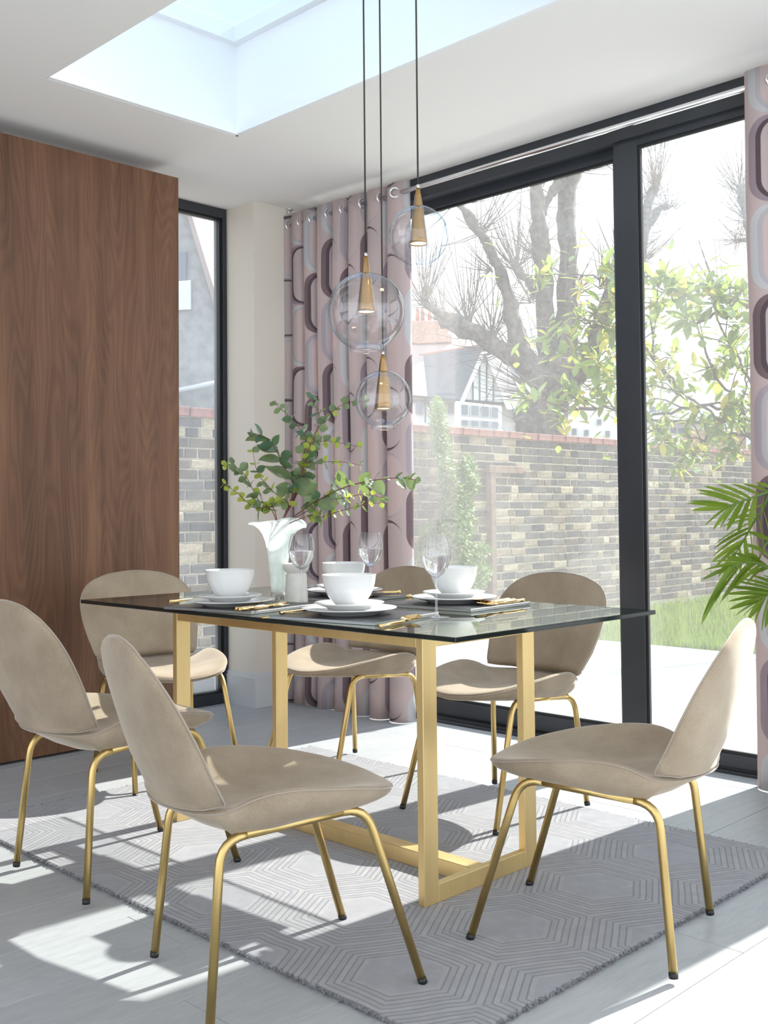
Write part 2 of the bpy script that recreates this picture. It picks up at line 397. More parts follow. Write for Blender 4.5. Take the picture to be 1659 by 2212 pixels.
def bbox(x0, y0, z0, x1, y1, z1, b=.003, seg=2):
    bm = bmesh.new(); v, f = box(x0, y0, z0, x1, y1, z1)
    vs = [bm.verts.new(p) for p in v]; [bm.faces.new([vs[i] for i in q]) for q in f]
    bmesh.ops.bevel(bm, geom=bm.edges[:], offset=b, segments=seg, affect='EDGES', profile=.5)
    out = ([tuple(w.co) for w in bm.verts], []); bm.verts.index_update()
    out[1].extend([tuple(w.index for w in q.verts) for q in bm.faces]); bm.free(); return out
def tube(pts, rad, n=8, caps=True, closed=False):
    pts = [Vector(p) for p in pts]; N = len(pts)
    if not hasattr(rad, '__len__'): rad = [rad]*N
    V, F = [], []; prev = None
    for i, p in enumerate(pts):
        if closed: t = (pts[(i+1) % N]-pts[i-1])
        else: t = pts[min(i+1, N-1)]-pts[max(i-1, 0)]
        t.normalize()
        if prev is None:
            a = Vector((0, 0, 1)) if abs(t.z) < .9 else Vector((1, 0, 0)); u = t.cross(a).normalized()
        else: u = (prev - t*prev.dot(t)).normalized()
        prev = u; w = t.cross(u)
        for k in range(n):
            an = 2*math.pi*k/n; V.append(p+(u*math.cos(an)+w*math.sin(an))*rad[i])
    m = N if closed else N-1
    for i in range(m):
        for k in range(n):
            a, b = i*n+k, i*n+(k+1) % n; c, d = ((i+1) % N)*n+(k+1) % n, ((i+1) % N)*n+k
            F.append((a, b, c, d))
    if caps and not closed: F.append(tuple(range(n-1, -1, -1))); F.append(tuple((N-1)*n+k for k in range(n)))
    return V, F
def lathe(prof, n=40, c=(0, 0, 0), rfun=None):
    V, F = [], []
    for j, (r, z) in enumerate(prof):
        for k in range(n):
            a = 2*math.pi*k/n; rr = r if rfun is None else rfun(r, z, a)
            zz = z
            V.append((c[0]+rr*math.cos(a), c[1]+rr*math.sin(a), c[2]+zz))
    for j in range(len(prof)-1):
        for k in range(n):
            a, b = j*n+k, j*n+(k+1) % n; F.append((a, b, b+n, a+n))
    return V, F
def cap_disc(r, z, n=40, c=(0, 0, 0)):
    return [(c[0]+r*math.cos(2*math.pi*k/n), c[1]+r*math.sin(2*math.pi*k/n), c[2]+z) for k in range(n)], [tuple(range(n))]
def smooth_path(pts, sub=6):
    """catmull-rom"""
    P = [Vector(p) for p in pts]; P = [P[0]*2-P[1]]+P+[P[-1]*2-P[-2]]; out = []
    for i in range(1, len(P)-2):
        for s in range(sub):
            t = s/sub
            out.append(.5*((2*P[i])+(P[i+1]-P[i-1])*t+(2*P[i-1]-5*P[i]+4*P[i+1]-P[i+2])*t*t+(3*P[i]-P[i-1]-3*P[i+1]+P[i+2])*t**3))
    out.append(P[-2]); return out
def lerp(xs, ys, x):
    if x <= xs[0]: return ys[0]
    for i in range(len(xs)-1):
        if x <= xs[i+1]: return ys[i]+(ys[i+1]-ys[i])*(x-xs[i])/(xs[i+1]-xs[i])
    return ys[-1]

# ============================================================ THE ROOM
CEIL = 2.737; DX = 3.95
def struct(name, vf, mat, parent=None, smooth=False, label=None):
    o = obj(name, vf, mat, parent, smooth)
    if parent is None: o['kind'] = 'structure'
    if label: o['label'] = label
    return o
# floor: slab with one object per plank
floor = struct('floor', box(-1.6, -1.6, -.12, 3.99, 4.8, -.004), M['sub'], label='pale grey plank floor laid towards the glass doors')
PWD, PLEN = .25, 1.22
pm = {}
def plank_mesh(L, wd):
    k = (round(L, 3), round(wd, 3))
    if k not in pm:
        me = mesh('plank', *bbox(0, 0, -.004, L-.0016, wd-.0016, 0, .0008, 1)); me.materials.append(M['plank']); pm[k] = me
    return pm[k]
rw = 0; y = 2.187-15*PWD
while y < 4.80:
    x = -1.6 - (rw*.43 % 1.0)*PLEN
    while x < 3.985:
        a, b = max(x, -1.6), min(x+PLEN, 3.985)
        if b-a > .02: 
            y1 = min(y+PWD, 4.8)
            o = link('plank', plank_mesh(b-a, y1-y), None, floor); o.location = (a, y, 0)
        x += PLEN
    y += PWD; rw += 1
# ceiling slab with the skylight opening
SX0, SX1, SY0, SY1 = 1.99, 2.9185, 2.0, 3.7856
ct = 3.12
ceil = struct('ceiling', join(box(-1.6, -1.6, CEIL, SX0, 4.86, ct), box(SX1, -1.6, CEIL, 4.07, 4.86, ct),
                              box(SX0, -1.6, CEIL, SX1, SY0, ct), box(SX0, SY1, CEIL, SX1, 4.86, ct)), M['white'], label='flat off-white ceiling around the skylight')
sh = struct('trim_1', join(box(SX0-.03, SY1-.012, CEIL+.001, SX1, SY1+.02, ct+.09), box(SX1-.012, SY0, CEIL+.001, SX1+.02, SY1, ct+.09),
                           box(SX0-.02, SY0, CEIL+.001, SX0+.004, SY1, ct+.09), box(SX0, SY0-.02, CEIL+.001, SX1, SY0+.004, ct+.09)), M['shaft'], label='bright white lining of the skylight shaft')
struct('lower_band', join(box(SX0+.004, SY1-.020, CEIL+.0015, SX1-.012, SY1-.012, CEIL+.055), box(SX1-.020, SY0+.004, CEIL+.0015, SX1-.012, SY1-.020, CEIL+.055)), M['shaft'], sh)
struct('upper_band', join(box(SX0+.004, SY1-.050, ct+.02, SX1-.012, SY1-.012, ct+.09), box(SX1-.050, SY0+.004, ct+.02, SX1-.012, SY1-.050, ct+.09)), M['shaft'], sh)
w3 = struct('window_3', box(SX0-.1, SY0-.1, ct+.09, SX1+.1, SY1+.1, ct+.098), M['skyg'], label='skylight glass above the table')
# tall walnut-clad wall on the left
wl = struct('wall_left', box(-1.6, 4.26, .012, 2.928, 4.74, 2.660), M['walnut'], label='tall walnut veneered wall panel at the left')
struct('shadow_gap', join(box(-1.6, 4.30, 0, 2.90, 4.73, .012), box(-1.6, 4.70, 2.66, 2.90, 4.73, CEIL)), M['frame_in'], wl)
struct('hidden_gap_filler', box(-1.6, 4.47, 2.66, 2.915, 4.70, CEIL), M['white'], wl)  # unseen white block, added to lighten the dark band above the panel
# corner column and its baseboard
struct('wall_back', box(3.585, 4.51, 0, 4.15, 4.83, CEIL), M['cream'], label='cream corner column between the side window and the curtain')
bb = []
for (e, z0, z1) in ((.012, 0, .150), (.015, .150, .158), (.009, .158, .176), (.004, .176, .184)):
    bb.append(box(3.585-e, 4.51-e, z0, 3.95, 4.86, z1))
struct('baseboard_back', join(*bb), M['trim'], label='moulded white baseboard around the cream column')
# side window (window_1)
wf = []
for a in ((2.80, 4.75, 0, 3.59, 4.83, .058), (2.80, 4.75, 2.685, 3.59, 4.83, CEIL), (3.560, 4.75, .058, 3.59, 4.83, 2.685)): wf.append(bbox(*a, .002, 1))
w1 = struct('window_1', join(*wf), M['frame'], label='tall narrow black-framed window beside the walnut panel')
obj('inner_seal', join(box(2.90, 4.765, .058, 3.560, 4.815, .066), box(2.90, 4.765, 2.677, 3.560, 4.815, 2.685), box(3.545, 4.765, .066, 3.560, 4.815, 2.677)), M['frame_in'], w1)
obj('pane', box(2.90, 4.788, .066, 3.545, 4.794, 2.677), M['pane2'], w1)

# sliding doors: outer frame, three leaves
df = [bbox(DX-.01, -1.6, 2.625, DX+.12, 4.51, CEIL, .002, 1), bbox(DX-.005, -1.6, -.02, DX+.15, 4.51, .012, .002, 1), bbox(DX+.0, 4.46, 0, DX+.12, 4.51, 2.625, .002, 1)]
tr_ = struct('trim_2', join(*df), M['frame'], label='black outer frame and head of the sliding doors')
for k, dx in enumerate((.022, .052, .082)):
    obj('track_rail', box(DX+dx, -1.6, .012, DX+dx+.008, 4.46, .024), M['frame'], tr_)
def leaf(name, x0, x1, y0, y1, z0, z1, sl, sr, st, sb, label, groove=True):
    """door leaf between y0<y1; sl = stile at the y1 (left in the picture) end"""
    vf = [bbox(x0, y0, z0, x1, y0+sr, z1, .002, 1), bbox(x0, y1-sl, z0, x1, y1, z1, .002, 1),
          bbox(x0, y0+sr, z0, x1, y1-sl, z0+sb, .002, 1), bbox(x0, y0+sr, z1-st, x1, y1-sl, z1, .002, 1)]
    d = struct(name, join(*vf), M['frame'], label=label)
    xm = (x0+x1)/2
    obj('pane', box(xm-.004, y0+sr-.004, z0+sb-.004, xm+.004, y1-sl+.004, z1-st+.004), M['pane'], d)
    e = .012
    obj('glazing_bead', join(box(x0+.006, y0+sr, z0+sb, x0+.022, y0+sr+e, z1-st), box(x0+.006, y1-sl-e, z0+sb, x0+.022, y1-sl, z1-st),
        box(x0+.006, y0+sr+e, z0+sb, x0+.022, y1-sl-e, z0+sb+e), box(x0+.006, y0+sr+e, z1-st-e, x0+.022, y1-sl-e, z1-st)), M['frame_in'], d)
    return d
leaf('door_1', DX+.062, DX+.105, 2.462, 4.455, .024, 2.640, .055, .055, .060, .075, 'far sliding glass door leaf next to the patterned curtain')
leaf('door_2', DX+.012, DX+.055, .62, 2.492, .024, 2.640, .118, .06, .048, .052, 'near sliding glass door leaf behind the palm')
leaf('door_3', DX+.062, DX+.105, -1.55, .66, .024, 2.640, .055, .055, .060, .075, 'third sliding glass door leaf beyond the right edge')
# wall above / outside reveal
struct('wall_right', join(box(DX+.12, -1.6, 2.64, DX+.14, 4.51, ct), box(4.15, 4.51, 0, 4.2, 4.83, CEIL)), M['render_'], label='white outer wall strip over the sliding doors')

# ============================================================ RUG
RX0, RX1, RY0, RY1 = 1.56, 3.14, 1.372, 3.56
rug = obj('rug', bbox(RX0+.004, RY0+.004, .0005, RX1-.004, RY1-.004, .012, .004, 2), M['rug'])
tag(rug, 'grey hexagon-patterned wool rug under the dining table', 'rug')
# pile tufts along the edges
V, F = [], []
def tuft(px_, py_, nx, ny):
    n0 = len(V); l = random.uniform(.004, .009); w = random.uniform(.002, .0035); j = random.uniform(-.003, .003)
    tx, ty = -ny, nx; z = random.uniform(.004, .013); zz = random.uniform(-.005, .001)
    V.extend([(px_+tx*w, py_+ty*w, z), (px_-tx*w, py_-ty*w, z), (px_+nx*l+tx*j, py_+ny*l+ty*j, max(.0008, z+zz))]); F.append((n0, n0+1, n0+2))
for k in range(5200):
    t = random.random(); e = random.uniform(-.004, .003)
    s = random.choice('abcd')
    if s == 'a': tuft(RX0+.004-e, RY0+t*(RY1-RY0), -1, random.uniform(-.4, .4))
    if s == 'b': tuft(RX1-.004+e, RY0+t*(RY1-RY0), 1, random.uniform(-.4, .4))
    if s == 'c': tuft(RX0+t*(RX1-RX0), RY0+.004-e, random.uniform(-.4, .4), -1)
    if s == 'd': tuft(RX0+t*(RX1-RX0), RY1-.004+e, random.uniform(-.4, .4), 1)
tag(obj('pile_edge', (V, F), M['rugedge'], rug), kind='stuff')

# ============================================================ TABLE
TX, TY, TW, TL = 1.8623, 1.6092, .8829, 1.6875
TT = .75; tg = .012
tab = empty('dining_table', (TX+TW/2, TY+TL/2, 0)); off = Vector(tab.location)
tag(tab, 'rectangular dining table with smoked glass top and satin gold frame', 'table')
def tp(vf): return ([tuple(Vector(p)-off) for p in vf[0]], vf[1])
gt = mesh('glass_top', *tp(bbox(TX, TY, TT-tg, TX+TW, TY+TL, TT, .0015, 1)))
gt.materials.append(M['tglass']); gt.materials.append(M['tedge'])
for p in gt.polygons: p.material_index = 0 if abs(p.normal.z) > .9 else 1
link('glass_top', gt, None, tab)
LX, LY, LW, LL = TX+.197, TY+.285, .4846+.0, 1.118
bw, bt = .055, .024; fz = TT-tg-.004
def frame_at(y0, y1):
    return [bbox(LX, y0, .012, LX+bw, y1, fz, .0015, 1), bbox(LX+LW-bw, y0, .012, LX+LW, y1, fz, .0015, 1),
            bbox(LX+bw, y0, .012, LX+LW-bw, y1, .012+.048, .0015, 1), bbox(LX+bw, y0, fz-.052, LX+LW-bw, y1, fz, .0015, 1)]
for y0 in (LY, LY+LL):
    fr = frame_at(y0, y0+bt)
    obj('leg', tp(fr[0]), M['gold'], tab); obj('leg', tp(fr[1]), M['gold'], tab)
    obj('foot_bar', tp(fr[2]), M['gold'], tab); obj('top_bar', tp(fr[3]), M['gold'], tab)
obj('side_rail', tp(bbox(LX+.001, LY+bt, fz-.052, LX+.025, LY+LL, fz-.001, .0015, 1)), M['gold'], tab)
obj('side_rail', tp(bbox(LX+LW-.025, LY+bt, fz-.052, LX+LW-.001, LY+LL, fz-.001, .0015, 1)), M['gold'], tab)
obj('floor_stretcher', tp(bbox(LX+LW/2-.028, LY+bt, .0125, LX+LW/2+.028, LY+LL, .058, .0015, 1)), M['gold'], tab)
pads = [(LX+.04, LY+.03), (LX+LW-.04, LY+.03), (LX+.04, LY+LL-.01), (LX+LW-.04, LY+LL-.01)]
for (px_, py_) in pads:
    v, f = lathe([(.001, fz), (.013, fz), (.013, fz+.004), (.001, fz+.004)], 16, (px_, py_, 0)); obj('glass_pad', tp((v, f)), M['chrome'], tab, True)

# ============================================================ CHAIR
def seat_outline():
    half = [(.246, 0, .420), (.240, .060, .423), (.222, .112, .429), (.194, .154, .437), (.152, .188, .447), (.09, .215, .461), (.02, .231, .472),
            (-.05, .235, .480), (-.11, .234, .480), (-.158, .222, .468), (-.205, .200, .445), (-.250, .160, .440), (-.280, .105, .440), (-.297, .05, .440), (-.302, 0, .440)]
    return half
def resample_closed(P, n):
    P = [Vector(p) for p in P]; N = len(P); dense = []
    for i in range(N):
        a, b, c, d = P[i-1], P[i], P[(i+1) % N], P[(i+2) % N]
        for s in range(8):
            t = s/8; dense.append(.5*((2*b)+(c-a)*t+(2*a-5*b+4*c-d)*t*t+(3*b-a-3*c+d)*t**3))
    L = [0]
    for i in range(len(dense)): L.append(L[-1]+(dense[(i+1) % len(dense)]-dense[i]).length)
    out = []; tot = L[-1]; j = 0
    for k in range(n):
        s = tot*k/n
        while L[j+1] < s: j += 1
        f = (s-L[j])/(L[j+1]-L[j]+1e-12); out.append(dense[j].lerp(dense[(j+1) % len(dense)], f))
    return out
def pillow(outline, center, ftop, fbot, rings=(0, .12, .25, .4, .55, .68, .79, .87, .93, .965, .985, 1.0)):
    """closed cushion: outline seam, ftop/fbot(r, P_on_ray, rimpoint) give the two skins"""
    n = len(outline); V, F = [], []
    for side in (0, 1):
        for r in rings[1:-1] if side else rings[1:]:
            for k in range(n):
                V.append(ftop(r, outline[k]) if side == 0 else fbot(r, outline[k]))
    nr = len(rings)-1
    ct_i = len(V); V.append(ftop(0, outline[0])); cb_i = len(V); V.append(fbot(0, outline[0]))
    def T(j, k): return (j-1)*n + k % n
    def B(j, k): return T(nr, k) if j == nr else nr*n + (j-1)*n + k % n
    for k in range(n):
        F.append((ct_i, T(1, k), T(1, k+1))); F.append((cb_i, B(1, k+1), B(1, k)))
        for j in range(1, nr):
            F.append((T(j, k), T(j+1, k), T(j+1, k+1), T(j, k+1))); F.append((B(j, k+1), B(j+1, k+1), B(j+1, k), B(j, k)))
    return V, F
hs = seat_outline(); so_ = [Vector((x, y, z-.015)) for x, y, z in hs] + [Vector((x, -y, z-.015)) for x, y, z in hs[-2:0:-1]]
so_ = resample_closed(so_, 72)
def s_xy(r, o): return Vector((-.04+(o.x+.04)*r, o.y*r))
def s_top(r, o):
    p = s_xy(r, o); zc = .412 + .02*max(0, -p.x-.12)
    zt = zc + (o.z+.016-zc)*(r**2.1)
    zt -= .016*(1-math.sqrt(max(0, 1-r**12)))
    if o.x > .1: zt += .004*r*r*(1-r)*4
    return (p.x, p.y, zt)
BXS = [-.31, -.28, -.225, -.175, -.1, 0, .08, .15, .2, .26]; BZS = [.425, .400, .368, .354, .356, .372, .384, .390, .390, .388]
def s_bot(r, o):
    p = s_xy(r, o); g = max(0., 1-r**2.6)**.55
    if o.x > -.21:
        q_ = .42+.38*min(1, max(0, o.x/.15)); g = q_*math.sqrt(max(0., 1-r**13)) + (1-q_)*g
    return (p.x, p.y, o.z + (min(lerp(BXS, BZS, p.x), o.z-.020)-o.z)*g)
seat_vf = pillow(so_, None, s_top, s_bot)
# backrest
BZ = [.447, .514, .577, .643, .694, .735, .758, .773, .782]; BW = [.203, .227, .241, .245, .233, .199, .152, .098, 0]; BX = [-.205, -.241, -.272, -.306, -.334, -.356, -.366, -.370, -.372]
CB = [-.302, -.332, -.350, -.367, -.378, -.384, -.385, -.384, -.380]       # rear skin on the centre line
CFz = [-.245, -.274, -.302, -.330, -.349, -.361, -.367, -.370, -.372]       # front skin on the centre line
def rimx(z): return lerp(BZ, BX, z)
half = [(w, z) for w, z in zip(BW, BZ)]
bo = [(-w, z) for w, z in half[:-1]] + [(0, .782)] + [(w, z) for w, z in half[:-1][::-1]] + [(.14, .436), (.07, .432), (0, .430), (-.07, .432), (-.14, .436)]
bo = resample_closed([(0, a, b) for a, b in bo], 72)
def rear_x(y_, z_):
    k = max(0, 1-(abs(y_)/max(.004, lerp(BZ, BW, z_) if z_ > .447 else .2))**2)
    return rimx(z_)+(lerp(BZ, CB, z_)-rimx(z_))*k**.42
bo = [Vector((rear_x(p.y, p.z)+.004 if p.z < .440 else rimx(p.z), p.y, p.z)) for p in bo]
BC = Vector((0, 0, .60))
def b_yz(r, o): return (o.y*r, BC.z+(o.z-BC.z)*r)
def b_x(r, o, tab):
    y_, z_ = b_yz(r, o); s = min(1, r)
    cen = lerp(BZ, tab, z_); k = max(0, 1-(abs(y_)/max(.02, lerp(BZ, BW, z_) if z_ > .447 else .2))**2)
    return y_, z_, cen, k
def b_front(r, o):
    y_, z_, cen, k = b_x(r, o, CFz); g = max(0., 1-r**12)**.5
    base = rimx(z_)*(1-k)+cen*k
    x_ = base*g + (o.x)*(1-g) if r > .9 else base
    return (x_ + .006*g*(1 if r < 1 else 0), y_, z_)
def b_back(r, o):
    y_, z_ = b_yz(r, o)
    return (rear_x(y_, z_)-.0005, y_, z_)
back_vf = pillow(bo, None, b_front, b_back)
def side_pts(sgn):
    """one bent tube: rear foot - rear bend - rail - front bend - front foot"""
    fr_ = Vector((.24, .207*sgn, .008)); fb = Vector((.118, .182*sgn, .398)); rb = Vector((-.208, .182*sgn, .372)); rr = Vector((-.24, .207*sgn, .008))
    def corner(a, b, c, r=.055, n=6):
        u = (a-b).normalized(); w = (c-b).normalized(); p, q = b+u*r, b+w*r
        return [p*(1-t)**2+2*b*t*(1-t)+q*t*t for t in [i/n for i in range(n+1)]]
    cf = corner(fr_, fb, rb); crr = corner(rr, rb, fb)
    return fr_, cf, rr, crr
ME = {}
ME['seat'] = mesh('seat', *seat_vf); ME['backrest'] = mesh('backrest', *back_vf)
ME['piping_s'] = mesh('piping', *tube([p+Vector((0, 0, .0005)) for p in so_], .0018, 6, closed=True))
ME['piping_b'] = mesh('piping', *tube(bo, .0018, 6, closed=True))
for k in ('seat', 'backrest'): ME[k].materials.append(M['velvet'])
for k in ('piping_s', 'piping_b'): ME[k].materials.append(M['seam'])
TR = .0098
for sgn in (1, -1):
    f0, cf, r0, crr = side_pts(sgn)
    ME['legf%d' % sgn] = mesh('leg', *tube([f0+Vector((0, 0, .0))]+cf, TR, 14)); ME['legr%d' % sgn] = mesh('leg', *tube([r0]+crr, TR, 14))
    ME['rail%d' % sgn] = mesh('seat_rail', *tube([crr[-1], cf[-1]], TR, 14))
    ME['capf%d' % sgn] = mesh('foot_cap', *tube([f0+Vector((.003, .001*sgn, -.008)), f0+(cf[0]-f0).normalized()*.005], TR*1.06, 14))
    ME['capr%d' % sgn] = mesh('foot_cap', *tube([r0+Vector((-.0008, .001*sgn, -.008)), r0+(crr[0]-r0).normalized()*.005], TR*1.06, 14))
ME['brace1'] = mesh('cross_brace', *join(tube([(.055, -.182, .389), (.055, .182, .389)], .007, 10), tube([(-.13, -.182, .374), (-.13, .182, .374)], .007, 10)))
for k, me in ME.items():
    if k.startswith(('leg', 'rail', 'brace')): me.materials.append(M['brass'])
    if k.startswith('cap'): me.materials.append(M['rubber'])
    me.polygons.foreach_set('use_smooth', [len(p.vertices) < 9 for p in me.polygons])
def make_chair():
    root = empty('dining_chair')
    s = link('seat', ME['seat'], None, root); link('piping', ME['piping_s'], None, s)
    b = link('backrest', ME['backrest'], None, root); link('piping', ME['piping_b'], None, b)
    for sgn in (1, -1):
        for q in 'fr':
            l = link('leg', ME['leg%s%d' % (q, sgn)], None, root); link('foot_cap', ME['cap%s%d' % (q, sgn)], None, l)
        link('seat_rail', ME['rail%d' % sgn], None, root)
    link('cross_brace', ME['brace1'], None, root)
    return root
chair0 = make_chair()
CH = [((1.567, 1.875), -18.3, .012, 'beige velvet dining chair nearest the camera, with its back to us'),
      ((1.715, 2.766), -2, .012, 'beige velvet dining chair cut by the left edge, its back turned to us'),
      ((2.257, 1.511), 107, .012, 'beige velvet dining chair on the near right, in side view before the doors'),
      ((2.926, 2.355), 178, .012, 'beige velvet dining chair facing us against the glass doors, right of the table legs'),
      ((2.93, 3.12), 178, .012, 'beige velvet dining chair facing us between the far table legs, before the patterned curtain'),
      ((2.41, 3.60), -103, .002, 'beige velvet dining chair at the far head of the table before the walnut panel')]
for i, ((cx_, cy_), a, z, lab) in enumerate(CH):
    c = chair0 if i == 0 else copy_tree(chair0)
    c.location = (cx_, cy_, z); c.rotation_euler = (0, 0, R(a))
    c.scale = (1, 1, .985) if i in (0, 2) else (1.01, 1.02, 1.02)
    tag(c, lab, 'chair', 'beige velvet dining chairs around the table')

# ============================================================ CURTAINS
def curtain(name, ys, xc, zt, zb, amp, label, phase=1, nz=24, hem=.012, u0=0.):
    """ys: fold boundaries along y (descending); cloth waves in x"""
    pts = []; n = 14
    for i in range(len(ys)-1):
        a, b = ys[i], ys[i+1]
        for s in range(n):
            t = s/n
            # a rounded fold coming forward (towards -x) with a tight crease at both ends
            pts.append((a+(b-a)*t + .012*math.sin(2*math.pi*t), -amp*math.sin(math.pi*t)**.8))
    pts.append((ys[-1], 0))
    us = [0]
    for i in range(1, len(pts)): us.append(us[-1]+math.dist(pts[i], pts[i-1]))
    V, F, UV = [], [], []
    for j in range(nz+1):
        z = zb+(zt-zb)*j/nz
        for i, (y_, dx_) in enumerate(pts):
            flare = 1+.25*(1-j/nz)
            wob = .010*mnoise.noise(Vector((y_*5, z*1.1, 3.1)))
            zz = z
            if j == nz: zz -= .012*abs(math.sin(i/n*math.pi))
            V.append((xc+.035+dx_*flare*(.9+.3*mnoise.noise(Vector((y_*2.3, z*.8, 0))))+wob, y_ + .008*mnoise.noise(Vector((y_*3, z*1.5, 9))), zz)); UV.append((us[i]+u0, z))
    m = len(pts)
    for j in range(nz):
        for i in range(m-1):
            a = j*m+i; F.append((a, a+1, a+m+1, a+m))
    root = empty(name, (xc, (ys[0]+ys[-1])/2, 0)); lo = Vector(root.location)
    me = mesh('cloth', [tuple(Vector(p)-lo) for p in V], F)
    uvl = me.uv_layers.new(name='UVMap')
    for l in me.loops: uvl.data[l.index].uv = UV[l.vertex_index]
    o = link('cloth', me, M['curtain'], root, True)
    sm = o.modifiers.new('thick', 'SOLIDIFY'); sm.thickness = .0025
    return root
ysL = [onx(x, 900, 3.85).y for x in (612, 641, 666, 691, 727, 759, 801, 841, 887)]
cl = curtain('curtain', ysL, 3.83, 2.705, .004, .072, '')
tag(cl, 'drawn-back curtain with mauve and plum pill print left of the glass doors', 'curtain', 'pill print curtains on the chrome pole')
ysR = [1.838, 1.70, 1.585, 1.47, 1.355, 1.24, 1.135]
crr_ = curtain('curtain', ysR, 3.83, 2.705, .004, .072, '', u0=.165)
tag(crr_, 'pill print curtain at the right edge, behind the palm', 'curtain', 'pill print curtains on the chrome pole')
# pole + brackets + eyelets
rod = empty('curtain_pole', (3.83, 2.8, 2.64)); tag(rod, 'chrome curtain pole running across the top of the glass doors', 'curtain pole')
obj('pole', tube([(0, 1.72, 0), (0, -1.80, 0)], .0125, 16), M['chrome'], rod, True)
for yy in (1.70, -1.10, -1.78):
    obj('bracket', join(tube([(0, yy, .012), (0, yy, .098)], .006, 8), tube([(0, yy, .090), (0, yy, .0969)], .022, 14)), M['chrome'], rod, True)
def ring(c, r1, r2, nrm, n=24, m=8):
    nrm = Vector(nrm).normalized(); a = nrm.orthogonal().normalized(); b = nrm.cross(a)
    return tube([Vector(c)+(a*math.cos(2*math.pi*k/n)+b*math.sin(2*math.pi*k/n))*r1 for k in range(n)], r2, m, closed=True)
for i, ys_ in enumerate((ysL, ysR)):
    for q in range(len(ys_)-1):
        ycen = ys_[q+1]+.022 if q < len(ys_)-2 else ys_[q+1]+.055
        rx_ = 3.83
        o = obj('eyelet', ring((0, 0, 0), .024, .006, (.8, .6, 0) if q == len(ys_)-2 else (.15, .99, 0)), M['chrome'], (cl, crr_)[i], True)
        lo = Vector((cl, crr_)[i].location); o.location = Vector((rx_-(.022 if q == len(ys_)-2 else .004), ycen, 2.64))-lo

# ============================================================ PENDANTS
def pendant(px_, ytip, ytop, ybot, wpx, ylamp, D, label):
    k = D/FPX; r = wpx/2*k
    c = at(px_, (ytop+ybot)/2, D); root = empty('pendant_lamp', c)
    zt = (ybot-ytop)/2*k
    tag(root, label, 'pendant lamp', 'clear globe pendant lamps over the table')
    # globe: sphere open at the bottom, small neck at the top
    prof = []
    a0, a1 = math.asin(min(1, .075*1.0)), math.pi-math.asin(.42)
    for i in range(33):
        a = a0+(a1-a0)*i/32; prof.append((r*math.sin(a), r*math.cos(a)*1.0))
    zb = prof[-1][1]; prof += [(prof[-1][0]*1.02, zb-.004), (prof[-1][0]*1.03, zb-.009), (prof[-1][0]*.99, zb-.011)]
    def rf(rr, z, a): return rr*(1+.012*math.sin(2*a+z*9)+.008*math.sin(5*a-z*14))
    obj('glass_globe', lathe(prof, 64, rfun=rf), M['globe'], root, True)
    # brass cone from the tip above the globe down inside it
    tip = ((ytop+ybot)/2-ytip)*k; bot = ((ytop+ybot)/2-ylamp)*k
    rb = 19.5*k
    prof = [(.0015, tip), (.0045, tip), (.0062, tip-.012), (.0078, tip-.018)] + [(.0078+(rb-.0078)*t**.95, tip-.018+(bot-tip+.018)*t) for t in [i/12 for i in range(1, 13)]] + [(rb*.93, bot+.002)]
    cn = obj('brass_cone', lathe(prof, 40), M['cone'], root, True)
    obj('lamp_disc', cap_disc(rb*.9, bot+.003, 32), M['led'], cn)
    # clear sleeve around the cone
    s = [(rb*1.05, bot-.006), (rb*1.14, bot-.006), (rb*1.12, bot+.004)] + [(.0085+(rb*1.08-.0085)*(1-t), bot+.004+(tip-.022-bot)*t) for t in [i/8 for i in range(1, 9)]]
    obj('glass_sleeve', lathe(s, 40), M['globe'], root, True)
    obj('cord', tube([(0, 0, tip-.002), (0, 0, CEIL-c.z)], .0022, 8), M['cord'], root, True)
    obj('ceiling_rose', lathe([(.001, CEIL-c.z-.022), (.035, CEIL-c.z-.022), (.042, CEIL-c.z-.016), (.042, CEIL-c.z-.0005)], 28), M['cone'], root, True)
    obj('cord_grip', tube([(0, 0, tip-.003), (0, 0, tip+.008)], .0042, 12), M['chrome'], root, True)
    return root
pendant(791, 552, 590, 757, 169, 675, 2.72, 'largest clear globe pendant lamp, hanging in the middle')
pendant(828, 765, 803, 922, 124, 884, 2.87, 'small clear globe pendant lamp hanging lowest, above the wine glasses')
pendant(904, 405, 447, 572, 129, 528, 2.62, 'small clear globe pendant lamp hanging highest, before the door glass')

# ============================================================ TABLE SETTINGS
ZT = TT+.0003
def lathe_obj(name, prof, mat, parent, n=48, rfun=None): return obj(name, lathe(prof, n, rfun=rfun), mat, parent, True)
def make_bowl():
    o = [(.001, 0), (.030, 0), (.033, .002), (.045, .012), (.058, .028), (.066, .045), (.0715, .064), (.0745, .086), (.0755, .088), (.0735, .088), (.070, .066), (.062, .042), (.050, .022), (.034, .011), (.001, .008)]
    def rf(r, z, a): return r*(1+(.006*math.sin(14*a+z*60) if .006 < z < .08 and r > .03 else 0))
    me = mesh('bowl', *lathe(o, 84, rfun=rf)); b = link('bowl', me, M['china'], None, True); return b
def make_plate(R_, nm):
    s = R_/.13
    o = [(.001, .003), (.070*s, .003), (.074*s, 0), (.080*s, 0), (.086*s, .005), (.105*s, .010), (R_-.002, .0165), (R_, .0178), (R_-.001, .0192), (.104*s, .0135), (.088*s, .0085), (.082*s, .006), (.001, .006)]
    return link(nm, mesh(nm, *lathe(o, 64)), M['china'], None, True)
def make_mat():
    me = mesh('placemat', *bbox(-.155, -.178, 0, .155, .178, .009, .0008, 1)); me.materials.append(M['mat']); me.materials.append(M['matedge'])
    for p in me.polygons: p.material_index = 0 if abs(p.normal.z) > .5 else 1
    return link('placemat', me, None)
